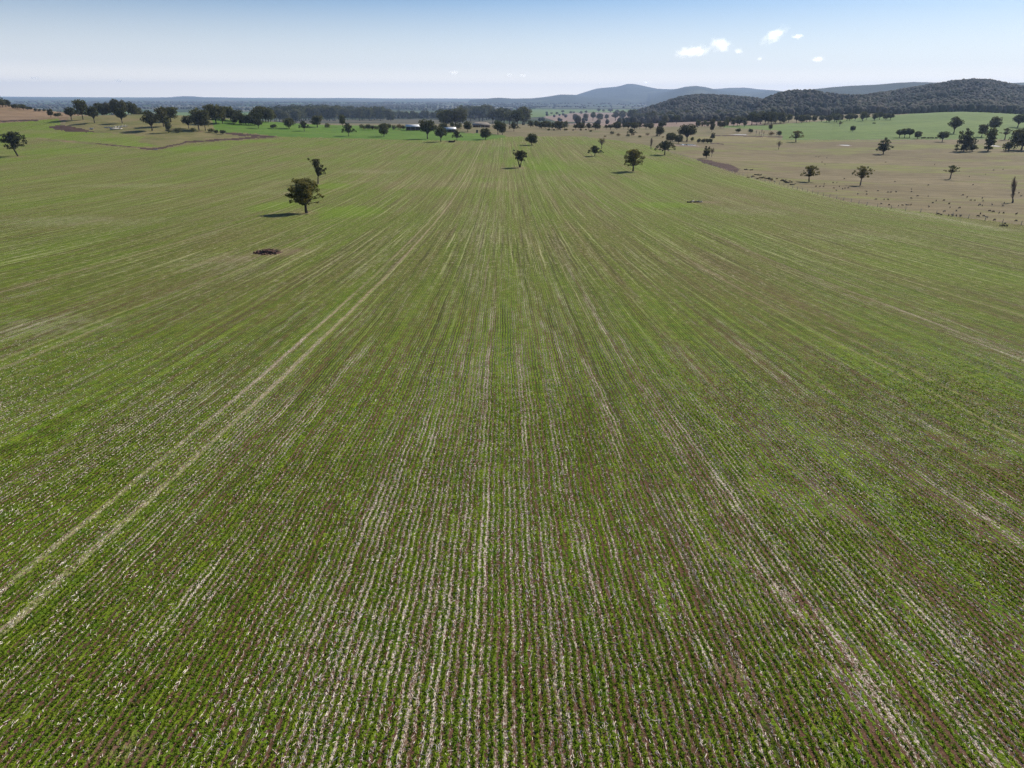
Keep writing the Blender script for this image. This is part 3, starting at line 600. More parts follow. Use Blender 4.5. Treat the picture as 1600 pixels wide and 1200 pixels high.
NAME = dict(bush='bush', bush_dark='bush', bush_brown='bush', pine='pine_tree', poplar='poplar_tree', dead='dead_tree', bare_round='bare_tree')
tree_count = [0]
def tree(kind, px, py, h, wpx, label, group=None, Y=None, rz=None, dx=0):
    p = on_ground(px, Y) if Y else P(px, py)
    H = metres(h, p); k = metres(wpx, p) / (PW[kind] * H)
    nm = NAME.get(kind, 'tree'); az = math.atan2(p.x, p.y)
    facing = kind in ('big','sparse','round_left','forked','spread','round_big','umbrella','open_low','open_high','sparse_low','ragged','double')
    r = rz if rz is not None else (-az if facing else random.uniform(0, 6.28))
    kx = min(max(k, .45), 2.6)
    e = empty(nm, p, r, (H * kx, H * kx, H))
    tag(e, label, 'bush' if 'bush' in kind else 'tree', group)
    tm, cm = PROTO[kind]
    obj('trunk' if 'bush' not in kind else 'stem', tm, e)
    if cm: obj('crown' if 'bush' not in kind else 'foliage', cm, e)
    tree_count[0] += 1; return e
random.seed(5)
# --- trees that stand alone in the crop
tree('big', 479, 333, 56, 54, 'largest lone tree in the crop, olive brown crown, long dark shadow')
tree('sparse', 497, 287, 38, 27, 'thin sparse tree standing just behind the largest lone crop tree')
tree('round_left', 28, 244, 38, 36, 'round dark tree alone at the left edge of the crop')
tree('forked', 812, 261.5, 27, 22, 'dark tree with a forked trunk alone in the middle of the crop')
tree('round_dense', 831, 226.5, 17, 19, 'small rounded tree in the far crop behind the fork trunked tree')
tree('spread', 929.5, 244, 17, 25, 'low wide dark tree in the crop beside a small leafless tree')
tree('bare_round', 940, 232.5, 17, 12, 'small leafless brown tree in the crop behind the low wide tree')
tree('round_big', 989, 267.5, 34, 32, 'large round olive tree standing in the right half of the crop')
tree('umbrella', 1038.5, 242, 22, 32, 'umbrella shaped dark tree on the crop edge in front of the farm dam')
tree('ragged', 1103.5, 247.5, 19.5, 14, 'upright dark tree beside the red ploughed strip', rz=1)
tree('bare_round', 1112, 245, 14, 8, 'slim half bare tree touching the dark tree by the ploughed strip')
# --- brown paddock
tree('open_low', 1264, 284, 26, 28, 'lone brown paddock tree with a low limb reaching left, nearest the crop')
tree('open_high', 1344, 290, 31, 31, 'thin leaved lone tree with many upright limbs in the brown paddock')
tree('sparse_low', 1484.5, 279.5, 22.5, 22, 'small open tree on a thick trunk in the right of the brown paddock')
pt = tree('poplar', 1582, 317, 42, 7, 'tall thin leafless poplar at the right edge by the sheep', rz=-math.atan(tcoef(1582, 317))); pt.rotation_euler[1] = -.17
tree('ragged', 1380, 241, 26, 24, 'ragged dark tree with foliage to the ground in the brown paddock')
tree('open_low', 1243.5, 222, 18, 21, 'tree with a flat lopsided crown at the top edge of the brown paddock')
tree('bare_round', 1216.5, 233.5, 13, 10, 'little reddish tree alone in the brown paddock')
tree('dome', 1472, 221.5, 15, 15, 'pale dome topped tree on the paddock edge below the green hill field')
tree('double', 1505.5, 236.5, 34, 28, 'very dark bulky tree with foliage to the ground, rightmost side of the paddock')
tree('round_dense', 1519, 236.5, 10, 13, 'small round tree at the foot of the bulky dark tree')
tree('column', 1543.5, 236, 36, 15, 'tall narrow tree beside the white pool at the right')
tree('tall_gum', 1551, 205, 22, 20, 'grey green tree behind and above the narrow tree')
tree('bush_dark', 1575.5, 236.5, 17.5, 20, 'bushy dark shrub between the white pool and the right edge tree')
tree('round_dense', 1596, 234.5, 33, 36, 'large tree cut by the right edge of the picture behind the brown paddock')
tree('dome', 1490, 208.5, 24, 21, 'dark full crowned tree alone in the green hill field')
tree('tall_gum_two', 1533.5, 214, 19, 14, 'thin grey tree in the green field left of the narrow tree')
tree('sparse_low', 1569.5, 218.5, 19, 18, 'pale open branched tree at the lower edge of the green field')
tree('dome', 1590, 199, 19, 20, 'dark tree high in the green field at the right edge')
tree('round_dense', 1433.5, 216.5, 11, 11, 'small round tree right of the clipped looking clump on the green field')
for i, (x, h) in enumerate([(1405, 12), (1413, 13.5), (1421, 13)]): tree('dome', x, 215, h, 12, ['left', 'middle', 'right'][i] + ' tree of the tight dark clump at the lower edge of the green field', 'tight clump in the green field')
tree('round_dense', 1332, 205.5, 8.5, 8, 'small round tree alone in the middle of the green field')
tree('sparse_low', 1312, 197.5, 8, 9, 'small leaning tree near the top of the green field')
tree('bush_dark', 1365.5, 193.5, 2.5, 6, 'tiny dark bush near the top edge of the green field')
# --- around the farm dam
tree('poplar', 1017, 232, 17, 4, 'narrow reddish poplar left of the umbrella shaped tree')
tree('dome', 1073, 221, 25, 25, 'biggest rounded tree behind the farm dam')
tree('round_dense', 1048, 222, 14, 16, 'rounded shrubby tree left of the dam, behind the umbrella shaped tree')
tree('round_dense', 1060, 224, 13, 14, 'shrubby tree touching the left bank of the dam')
tree('pine', 1113.5, 217, 10, 8, 'small pointed tree behind the clipped bushes by the dam')
tree('tall_gum', 1112, 206, 12, 7, 'small tree above the pointed tree behind the dam')
tree('round_dense', 1030.5, 212.5, 14, 13, 'small round tree in the tan flat left of the big dam tree')
tree('spread', 986.5, 211.5, 11, 16, 'low wide tree in the tan flat behind the bare crop tree')
for i, x in enumerate([1092, 1099, 1105, 1110]): tree('bush_dark', x, 224, 8.5, 8, 'rounded bush in the row beside the right end of the dam', 'bushes in a row by the dam')
tree('bush_dark', 1081.5, 221, 8, 6, 'small dark bush on the bank directly behind the dam water')
tree('bush_dark', 1153.5, 207, 7.5, 10, 'dark bush in the flat beyond the dam, nearest it', None)
tree('bush_dark', 1172.5, 208, 8, 9, 'dark pointed bush in the flat beyond the dam, left of the dead sticks')
tree('bush_brown', 1205, 212, 7, 11, 'brown shrub between the dead sticks and the green field corner')
tree('bush_dark', 1217, 213, 10, 9, 'dark ragged shrub at the corner of the green field')
tree('tall_gum', 1203.5, 203.5, 9, 6, 'slim small tree at the top corner of the green field')
for i, (x, h) in enumerate([(1181, 9), (1186, 7), (1189.5, 11), (1193, 8)]): tree('dead', x, 212.5, h, 3, 'thin dead stick tree beside the creek beyond the dam', 'dead sticks by the creek')
# --- crop far edge, centre
tree('spread', 545, 213, 21, 23, 'dark tree with a wide crown in the bright green paddock, left of three')
tree('round_dense', 600, 213.5, 20, 17, 'rounded dark tree standing in the bright green paddock left of the white shed')
tree('dome', 668, 217, 28, 22, 'tall dark tree just right of the long white roofed shed')
tree('dome', 689, 221.5, 22, 19, 'dark tree in front of the small white roofed shed')
tree('spread', 714, 220, 17, 17, 'small flat topped tree right of the small shed')
tree('round_dense', 758.5, 218, 17, 17, 'round dark tree on the crop edge below the farmhouse')
tree('tall_gum', 731, 206, 16, 14, 'small tree on the lawn left of the farmhouse')
tree('dome', 778, 210, 20, 15, 'tree with twin trunks right of the farmhouse, left one')
tree('round_dense', 785, 210.5, 18, 12, 'tree with twin trunks right of the farmhouse, right one')
tree('spread', 803, 205, 14, 18, 'wide tree by the lane right of the farmhouse trees')
tree('spread', 475.5, 205, 17, 18, 'dark wide tree at the back edge of the bright green paddock')
tree('tall_gum_two', 496, 199, 18, 21, 'pale grey gum behind the dark wide tree at the paddock edge')
tree('round_dense', 452, 201, 16, 19, 'brownish tree at the left back edge of the bright green paddock')
tree('bush', 512, 200, 8, 10, 'small pale bush right of the pale grey gum')
tree('tall_gum', 535.5, 198.5, 19, 10, 'slender tree behind the bright green paddock near the tree with a wide crown')
tree('dome', 404, 200.5, 13, 11, 'small dark tree in front of the pine belt at the left of the green paddock')
tree('bush_dark', 427, 201, 8, 13, 'dark bush right of the small tree in front of the pine belt')
# --- left knoll
tree('dome', 112, 187, 18, 18, 'dense dark tree on the left shoulder of the knoll', Y=None)
tree('tall_gum_two', 130, 187, 30, 20, 'tallest dark tree at the left of the knoll')
tree('dome', 148, 192, 24, 18, 'dark tree on the knoll with a long shadow, right of the tallest')
tree('dome', 191, 192.5, 22, 16, 'dark tree in front of the dense clump on the knoll')
tree('dome', 238, 204.5, 29, 27, 'spreading layered tree on the front slope of the knoll')
tree('column', 264, 207.5, 25, 11, 'narrow dark tree on the front slope of the knoll, right of the layered tree')
tree('tall_gum', 256, 198, 30, 22, 'tall dark tree behind the narrow tree on the knoll')
tree('tall_gum_two', 267, 190, 22, 26, 'brownish gum on the back of the knoll between two dark trees')
tree('dome', 295, 201, 19, 15, 'dark tree left of the biggest group on the knoll')
tree('tall_gum', 311, 203, 33, 24, 'tall gum in the biggest group on the knoll')
tree('tall_gum_two', 321, 204, 31, 18, 'leaning gum with pale limbs at the right of the biggest knoll group')
tree('tall_gum', 338, 194, 30, 24, 'broad gum standing behind the right end of the knoll')
tree('round_dense', 348, 193, 25, 18, 'rounded gum right of the broad gum behind the knoll')
tree('bush', 279, 207, 8, 15, 'wide low bush on the knoll below the dark tree')
tree('bush', 302, 206, 7, 11, 'grey bush at the foot of the tall gum on the knoll')
tree('bush', 330, 207, 7, 13, 'straggly bush right of the leaning gum on the knoll')
tree('bush_dark', 338.5, 209, 7, 8, 'small dark bush, left of the last pair at the end of the knoll')
tree('bush_dark', 348.5, 210, 8, 12, 'small dark bush, right of the last pair at the end of the knoll')
tree('tall_gum', 84, 178, 13, 9, 'small dark tree on the saddle left of the knoll', Y=900)
tree('bush_dark', 95, 179, 8, 14, 'low dark tree on the saddle beside the dense dark tree', Y=900)
for i, (x, h, yy_) in enumerate([(160, 20, 930), (168, 20, 950), (175, 22, 945), (182, 21, 960), (186, 26, 940), (198, 24, 930), (205, 22, 950), (212, 20, 945), (219, 15, 960)]):
    tree(['dome', 'round_dense', 'tall_gum'][i % 3], x, 0, h, 14, 'dark tree in the dense clump along the back of the knoll', 'dense clump on the back of the knoll', Y=yy_)
for i, (x, h, k) in enumerate([(-2, 13, 'dome'), (4, 9, 'bush_dark'), (10, 15, 'sparse'), (14, 12, 'tall_gum'), (19, 11, 'dome'), (24, 8, 'bush'), (31, 9, 'bush_dark'), (36, 8, 'bush'), (41, 8, 'bush_dark'), (45, 9, 'tall_gum'), (51, 7, 'bush_dark'), (56, 6, 'bush_dark'), (63, 6, 'bush_dark'), (69, 5, 'bush_dark'), (76, 5, 'bush_dark')]):
    tree(k, x, 0, h, h * 1.1, ('tree' if 'bush' not in k else 'bush') + ' on the skyline of the dry tan hill at the left', 'scrub on the tan hill skyline', Y=1035 + (i % 3) * 12)
# --- belts and scattered trees, world positions following the photograph's belts
def belt(kinds, x0, y0, x1, y1, n, h0, h1, wr, label, group, jy=1.5):
    for i in range(n):
        f = (i + random.uniform(-.35, .35) + .5) / n; h = random.uniform(h0, h1); k = kinds[i % len(kinds)]
        tree(k, x0 + (x1 - x0) * f, y0 + (y1 - y0) * f + random.uniform(-jy, jy), h, h * wr * random.uniform(.85, 1.2), label, group)
belt(['tall_gum', 'round_dense', 'dome'], 322, 187, 372, 190, 6, 15, 22, .9, 'gum in the belt behind the knoll and left of the pines', 'gums behind the knoll')
belt(['pine', 'pine', 'dome'], 362, 193, 405, 196, 9, 13, 19, .6, 'dark narrow tree in the belt at the left end of the green paddock', 'narrow trees in the paddock belt')
belt(['dome', 'tall_gum', 'round_dense'], 398, 190, 470, 191, 15, 17, 23, .9, 'dark gum in the belt behind the bright green paddock', 'gums behind the green paddock')
belt(['dome', 'tall_gum_two', 'round_dense'], 450, 190, 540, 187, 20, 18, 24, .95, 'tall gum on the rise behind the green paddock', 'tall gums on the rise', 2)
belt(['tall_gum', 'tall_gum_two', 'pine'], 540, 187, 612, 189, 15, 15, 22, .8, 'gum in the open line right of the rise behind the green paddock', 'open line of gums')
belt(['pine', 'round_dense'], 605, 185, 688, 186, 20, 9, 13, .8, 'dark bushy tree in the plantation behind the white sheds', 'plantation behind the sheds', 1)
belt(['dome', 'round_dense', 'tall_gum'], 690, 196, 722, 197, 5, 21, 27, 1.0, 'large gum left of the farmhouse', 'large gums left of the farmhouse')
belt(['tall_gum', 'dome', 'tall_gum_two'], 722, 188, 768, 188, 8, 18, 25, .95, 'large gum behind the farmhouse', 'large gums behind the farmhouse')
belt(['dome', 'tall_gum', 'round_dense'], 768, 192, 824, 197, 9, 20, 27, .95, 'large gum right of the farmhouse', 'large gums right of the farmhouse')
belt(['bush', 'bush_brown', 'bush_dark', 'round_dense'], 560, 202, 632, 202, 11, 6, 10, 1.2, 'garden shrub left of the long white roofed shed', 'shrubs left of the sheds')
belt(['bush', 'tall_gum', 'bush_dark'], 656, 201, 720, 201, 7, 7, 13, 1.0, 'small tree among the sheds and the farmhouse', 'small trees by the sheds')
belt(['bush_dark', 'round_dense', 'tall_gum'], 828, 199, 884, 203, 10, 9, 15, .9, 'small dark tree in the clump along the lane right of the farmhouse', 'trees along the lane')
belt(['dome', 'round_dense', 'spread'], 895, 203, 1042, 201, 16, 7, 12, 1.2, 'rounded tree in the row across the tan flat', 'row across the tan flat', .8)
belt(['round_dense', 'tall_gum', 'dome'], 893, 189, 1000, 187, 9, 8, 14, .9, 'tree in the scattered row along the fallow field', 'scattered row by the fallow field', 1)
belt(['round_dense', 'dome'], 850, 178, 975, 176, 14, 3, 6, 1.2, 'tiny far tree in the distant green strips', 'far trees in the green strips', 1.5)
belt(['dome', 'tall_gum', 'round_dense'], 985, 190, 1060, 192, 10, 11, 18, 1.0, 'dark gum at the foot of the left wooded hill', 'gums at the foot of the wooded hill', 1.5)
belt(['dome', 'round_dense', 'tall_gum'], 1055, 187, 1215, 189, 18, 8, 14, 1.0, 'dark gum scattered along the base of the wooded hills left of the green field', 'gums along the base of the hills', 2.5)
belt(['tall_gum', 'tall_gum_two'], 1088, 198, 1140, 200, 10, 7, 13, .7, 'small gum in the loose line on the flat below the wooded hill', 'loose line below the wooded hill', 2)
belt(['tall_gum', 'dome', 'tall_gum_two'], 1130, 196, 1165, 198, 6, 10, 15, .8, 'gum at the right end of the loose line below the wooded hill', 'right end of the loose line')
belt(['dome', 'tall_gum', 'round_dense'], 1172, 195, 1222, 193, 8, 13, 20, .9, 'dark gum in the group above the green field corner', 'gums above the green field corner')
belt(['dome', 'round_dense', 'tall_gum'], 1215, 192, 1310, 190.5, 12, 8, 14, .9, 'dark tree along the top edge of the green field below the hill', 'trees along the top of the green field', .8)
belt(['dome', 'round_dense'], 1300, 189.5, 1395, 187, 11, 8, 14, 1.0, 'dark tree on the forest edge above the green field', 'forest edge trees', .8)
belt(['bush_dark'], 1438, 216.5, 1470, 217, 7, 2.2, 3, 2.0, 'low dark bush in the row between two small trees at the field edge', 'low bushes at the field edge', .3)
belt(['bush_brown', 'bush'], 940, 212, 1040, 216, 9, 3, 6, 1.4, 'brownish scrub bush on the tan flat beyond the crop', 'scrub on the tan flat', 3)
belt(['bush_brown', 'bush_dark'], 1166, 276, 1240, 286, 16, 1.6, 3.2, 1.9, 'low brown shrub in the rough strip between the crop and brown paddock', 'shrubs in the rough strip', 2.5)
belt(['bush'], 850, 203, 930, 206, 8, 2, 4, 1.5, 'pale low bush on the pasture right of the farmhouse', 'low bushes on the pasture', 2)
print('TREES', tree_count[0])

# ------------------------------------------------------------------ woods one cannot count
def ico():
    t = (1 + 5 ** .5) / 2
    v = np.array([(-1,t,0),(1,t,0),(-1,-t,0),(1,-t,0),(0,-1,t),(0,1,t),(0,-1,-t),(0,1,-t),(t,0,-1),(t,0,1),(-t,0,-1),(-t,0,1)], float); v /= np.linalg.norm(v[0])
    f = [(0,11,5),(0,5,1),(0,1,7),(0,7,10),(0,10,11),(1,5,9),(5,11,4),(11,10,2),(10,7,6),(7,1,8),(3,9,4),(3,4,2),(3,2,6),(3,6,8),(3,8,9),(4,9,5),(2,4,11),(6,2,10),(8,6,7),(9,8,1)]
    v = [tuple(a) for a in v]; cache = {}; nf = []
    def mid(a, b):
        k = (min(a, b), max(a, b))
        if k not in cache:
            m = np.array(v[a]) + np.array(v[b]); m /= np.linalg.norm(m); v.append(tuple(m)); cache[k] = len(v) - 1
        return cache[k]
    for a, b, c in f:
        x, y, z = mid(a, b), mid(b, c), mid(c, a); nf += [(a, x, z), (b, y, x), (c, z, y), (x, y, z)]
    return np.array(v), np.array(nf), np.array(f)
IV, IF2, IF1 = ico()
def crowns(name, X, Y, r, hs, mat, label, low=False):
    n = len(X); Z = zfun(X, Y); v = IV[:12] if low else IV; f = IF1 if low else IF2; m_ = len(v)
    k = rng.uniform(.82, 1.16, (n, m_, 1)); D = v[None] * k * np.stack([r, r, hs * .5], -1)[:, None, :]
    a = rng.uniform(0, 6.28, n); ca, sa = np.cos(a)[:, None], np.sin(a)[:, None]
    D = np.stack([D[..., 0] * ca - D[..., 1] * sa, D[..., 0] * sa + D[..., 1] * ca, D[..., 2]], -1)
    V = D + np.stack([X, Y, Z + hs * .52], -1)[:, None, :]
    me = mesh(name, V.reshape(-1, 3), [(f[None] + (np.arange(n) * m_)[:, None, None]).reshape(-1, 3)], [mat])
    me.polygons.foreach_set('use_smooth', np.ones(len(me.polygons), bool)); cc = np.repeat(rng.random(n).astype(np.float32), m_); at = me.attributes.new('tone', 'FLOAT', 'POINT'); at.data.foreach_set('value', cc)
    tag(obj(name, me), label, 'woodland', kind='stuff')
fm = N('forest_crowns'); fn = fm.noise(fm.pos(), .25, 3, .7); fa = fm.attr('tone').outputs['Fac']
MAT['forest'] = fm.bsdf(fm.mix(fm.ramp(fm.math('ADD', fm.math('MULTIPLY', fa, .35), fm.math('MULTIPLY', fm.noise(fm.pos(), .007, 4, .65), .9)), .45, .8), (.050, .060, .040), (.105, .092, .074)), .9, fn, .3, 1.0, spec=.05)
def hill_forest():
    g = 7.8; xs = np.arange(150, 3200, g); ys = np.arange(1560, 3150, g * 1.5); X, Y = np.meshgrid(xs, ys); X = X.ravel(); Y = Y.ravel()
    X = X + rng.uniform(-.48, .48, len(X)) * g; Y = Y + rng.uniform(-.48, .48, len(Y)) * g * 1.5
    Z = zfun(X, Y); rs = Z - np.interp(np.log(Y), LG, _b); a, b, d = project(X, Y, Z)
    dens = np.where((rs > 12) | ((a > 1215) & (Y > 1640)), 1.0, np.clip((rs - 1) / 14, 0, 1) * .8)
    op = fbm(X / 110, Y / 200, 61, 3); dens = np.where((op > .13) & (a < 1420), dens * .12, dens)
    gapn = np.where((a > 1225) & (a < 1330) & (b > 158) & (b < 190), .42, 1.0)
    ok = (a > -20) & (a < 1640) & (rng.random(len(X)) < dens * gapn) & ((rs > 2) | ((a > 1215) & (Y > 1640)))
    ok &= ~inpoly(a, b + 0, [(1300,192),(1400,188),(1500,181),(1650,182),(1650,215),(1210,215),(1207,197)])
    X, Y = X[ok], Y[ok]; n = len(X); sz = rng.uniform(.6, 1.5, n) ** 1.2
    print('hill forest', n)
    crowns('hill_forest', X, Y, 4.7 * sz, 11.5 * sz, MAT['forest'], 'dense grey green gum forest covering the hills on the right')
hill_forest()
def plain_woods():
    n = 42000; t = rng.uniform(-.85, .85, n); Y = 1500 * (12000 / 1500) ** rng.random(n); X = t * Y
    belt_ = fbm(X / 1500, Y / 420, 71, 3); fine = fbm(X / 260, Y / 90, 72, 3)
    Z = zfun(X, Y); rs = Z - np.interp(np.log(Y), LG, _b)
    k = ((belt_ > .035) & (fine > -.06)) | ((fine > .17) & (rng.random(n) < .8)) | (rng.random(n) < .03)
    k &= (rs < 14) & ((t < .42) | (Y > 3300)) & ~((Y < 2400) & (t > -.45) & (t < .05) & (fine < .12)) 
    pa, pb, _d = project(X, Y, Z)
    op = inpoly(pa, pb, [(835,170),(1010,169),(1075,178),(1075,203),(820,203),(820,176)]) | inpoly(pa, pb, [(40,171),(470,173),(640,172),(700,176),(700,181),(440,183),(230,184),(60,176)])
    k &= ~op | ((fine > .24) & (rng.random(n) < .35)); k &= ~((Y < 3000) & (t > -.45) & (t < .03))
    X, Y = X[k], Y[k]; n = len(X); s = rng.uniform(.7, 1.3, n) * np.clip(Y / 3500, .9, 2.2)
    print('plain woods', n)
    crowns('distant_woodland', X, Y, 7.0 * s, 13.0 * np.minimum(s, 1.35), MAT['forest'], 'dark belts of woodland scattered over the far plain', low=True)
plain_woods()

# ------------------------------------------------------------------ buildings
MAT['white_roof'] = simple('pale_metal_roof', (.62, .63, .65), (.74, .75, .77), .4, .05, .05, .35)
MAT['shed_wall'] = simple('dark_shed_wall', (.07, .075, .08), (.11, .11, .115), .6)
MAT['house_wall'] = simple('brick_wall', (.20, .13, .10), (.27, .18, .14), 1.5)
MAT['house_roof'] = simple('weathered_tile_roof', (.26, .22, .18), (.34, .29, .24), .5)
MAT['glass'] = simple('window_glass', (.02, .025, .03), (.03, .035, .04), 1, 0, .01, .1, spec=.6)
MAT['cream'] = simple('painted_trim', (.55, .53, .48), (.65, .62, .56), 2)
def shed(px, py, wpx, dep, hgt, label, open_front=True):
    p = P(px, py); az = math.atan2(p.x, p.y); W = metres(wpx, p); e = tag(empty('farm_shed', p, -az), label, 'shed')
    b = MB(); b.box((0, dep / 2, hgt / 2), (W, .15, hgt)); b.box((-W / 2, 0, hgt / 2), (.15, dep, hgt)); b.box((W / 2, 0, hgt / 2), (.15, dep, hgt)); b.box((0, -dep / 2 + .2, hgt * .88), (W - .2, .12, hgt * .24))
    obj('wall', b.mesh('wall', [MAT['shed_wall']]), e)
    b = MB(); rise = dep * .17
    for s in (-1, 1):
        b.add([(-W/2-.5, s*(dep/2+.5), hgt-.05), (W/2+.5, s*(dep/2+.5), hgt-.05), (W/2+.5, 0, hgt+rise), (-W/2-.5, 0, hgt+rise), (-W/2-.5, s*(dep/2+.5), hgt+.08), (W/2+.5, s*(dep/2+.5), hgt+.08), (W/2+.5, 0, hgt+rise+.13), (-W/2-.5, 0, hgt+rise+.13)],
              [[0,1,2,3],[4,7,6,5],[0,4,5,1],[0,3,7,4],[1,5,6,2]])
    obj('roof', b.mesh('roof', [MAT['white_roof']]), e)
    nb = max(3, int(W / 6))
    for i in range(nb + 1):
        b = MB(); b.box((-W/2 + .25 + i * (W - .5) / nb, -dep/2 + .1, hgt / 2), (.22, .22, hgt)); obj('post', b.mesh('post', [MAT['cream']]), e)
    return e
shed(645.5, 203.5, 21.5, 12, 4.2, 'long open fronted farm shed with a white roof behind the green paddock')
shed(703, 206.5, 18, 11, 3.4, 'smaller farm shed with a white roof beside the dark crop edge trees')
def farmhouse():
    p = P(752, 199); az = math.atan2(p.x, p.y); W = metres(30, p); D = 13; H = 3.2; e = tag(empty('farmhouse', p, -az), 'low wide farmhouse with a grey brown hipped roof and dark verandah among tall gums', 'house')
    b = MB(); b.box((0, 1.0, H / 2), (W - 3, D - 4, H)); obj('wall', b.mesh('wall', [MAT['house_wall']]), e)
    b = MB(); x, y, z = W / 2 + .5, D / 2 + .5, H - .1; k = D * .42
    b.add([(-x,-y,z),(x,-y,z),(x,y,z),(-x,y,z),(-x+k,0,z+3.4),(x-k,0,z+3.4),(-x,-y,z-.18),(x,-y,z-.18),(x,y,z-.18),(-x,y,z-.18)], [[0,1,5,4],[2,3,4,5],[6,7,1,0],[7,8,2,1],[8,9,3,2],[9,6,0,3],[9,8,7,6]], [[1,2,5],[3,0,4]])
    rf = obj('roof', b.mesh('roof', [MAT['house_roof']]), e)
    b = MB(); b.box((W * .22, 1, H + 3.2), (1.0, .8, 2.0)); obj('chimney', b.mesh('chimney', [MAT['house_wall']]), rf)
    for i in range(7):
        b = MB(); b.box((-W/2 + .6 + i * (W - 1.2) / 6, -D/2 + .4, (H - .3) / 2), (.18, .18, H - .3)); obj('verandah_post', b.mesh('post', [MAT['cream']]), e)
    for i, fx_ in enumerate((-.36, -.2, .12, .3)):
        b = MB(); b.box((W * fx_, -D/2 + 2.96, 1.6), (1.8, .08, 1.3)); wn = obj('window', b.mesh('window', [MAT['glass']]), e)
        b = MB(); b.box((W * fx_, -D/2 + 2.93, .88), (2.1, .14, .12)); obj('sill', b.mesh('sill', [MAT['cream']]), wn)
    b = MB(); b.box((W * -.04, -D/2 + 2.95, 1.1), (1.1, .1, 2.2)); obj('door', b.mesh('door', [MAT['cream']]), e)
farmhouse()
def water_tank():
    p = P(745.5, 207.5); e = tag(empty('water_tank', p), 'dark round water tank on the lawn in front of the farmhouse', 'tank'); r = metres(1.6, p); h = metres(4, p)
    b = MB(); a = []
    for z, rr in ((0, r), (h * .95, r), (h, r * 1.04), (h * 1.0 + .03, r * 1.03)): a.append((rr, z))
    b.tube([(0, 0, z) for rr, z in a], [rr for rr, z in a], 20); obj('tank_wall', b.mesh('tank_wall', [MAT['shed_wall']], False), e)
    b = MB(); b.tube([(0, 0, h + .04), (0, 0, h + .55)], [r * 1.06, .12], 20); obj('tank_lid', b.mesh('tank_lid', [MAT['shed_wall']]), e)
water_tank()
def far_barn():
    p = P(268, 167); W = metres(6, p); e = tag(empty('distant_shed', p, .2), 'tiny bright white roofed shed far out on the plain at the left', 'shed'); D = W * .6; H = W * .14
    b = MB(); b.box((0, 0, H / 2), (W, D, H)); obj('wall', b.mesh('wall', [MAT['white_roof']]), e)
    b = MB(); b.add([(-W*.52,-D*.52,H+.05),(W*.52,-D*.52,H+.05),(W*.52,D*.52,H+.05),(-W*.52,D*.52,H+.05),(-W*.52,0,H*2),(W*.52,0,H*2)], [[0,1,5,4],[2,3,4,5],[3,2,1,0]], [[1,2,5],[3,0,4]]); obj('roof', b.mesh('roof', [MAT['white_roof']]), e)
far_barn()

# ------------------------------------------------------------------ water
wm = N('dam_water'); wn_ = wm.noise(wm.pos(), 1.5, 2); MAT['water'] = wm.bsdf((.05, .06, .06), .12, wn_, .15, .05, spec=.6)
wm = N('shallow_bright_water'); MAT['water2'] = wm.bsdf((.55, .55, .50), .3, spec=.6)
MAT['bank'] = simple('dam_bank', (.16, .11, .085), (.25, .19, .15), .3)
def dam(px, py, wpx, hpx, name, label, mt):
    p = P(px, py); W = metres(wpx, p) / 2; q = P(px, py + hpx / 2); q2 = P(px, py - hpx / 2); D = abs(q2.y - q.y) / 2
    a = np.linspace(0, 2 * np.pi, 41)[:-1]; k = 1 + .12 * np.sin(3 * a + px) + .07 * np.sin(5 * a); ring = np.stack([p.x + np.cos(a) * W * k, p.y + np.sin(a) * D * k], -1)
    zs = zfun(ring[:, 0], ring[:, 1]); zw = zs.max() + .12
    ctr = np.array([[p.x, p.y, zw]]); V = np.concatenate([ctr, np.c_[ring, np.full(40, zw)]]); i = np.arange(40)
    tag(obj(name, mesh(name, V, [np.stack([np.zeros(40, int), i + 1, (i + 1) % 40 + 1], -1)], [mt])), label, 'water', kind='structure')
    o_ = np.stack([p.x + np.cos(a) * (W * k + 3), p.y + np.sin(a) * (D * k + 3)], -1); zo = zfun(o_[:, 0], o_[:, 1]) - .2
    r1 = np.stack([p.x + np.cos(a) * (W * k + .3), p.y + np.sin(a) * (D * k + .3)], -1)
    V = np.concatenate([np.c_[ring, np.full(40, zw - .1)], np.c_[r1, np.full(40, zw + .18)], np.c_[o_, zo]]); j = (i + 1) % 40
    tag(obj(name + '_bank', mesh(name + '_bank', V, [np.concatenate([np.stack([i, i + 40, j + 40, j], -1), np.stack([i + 40, i + 80, j + 80, j + 40], -1)])], [MAT['bank']], True)), kind='structure')
dam(1072, 227, 30, 2.2, 'farm_dam', 'farm dam', MAT['water'])
dam(1320, 227.3, 14, 1.6, 'paddock_pool', 'small bright pool', MAT['water2'])
dam(1552.5, 228.3, 11, 2.2, 'white_pool', 'white pool', MAT['water2'])
dam(1155, 210.6, 26, 1.2, 'creek_pool', 'creek pool', MAT['water2'])

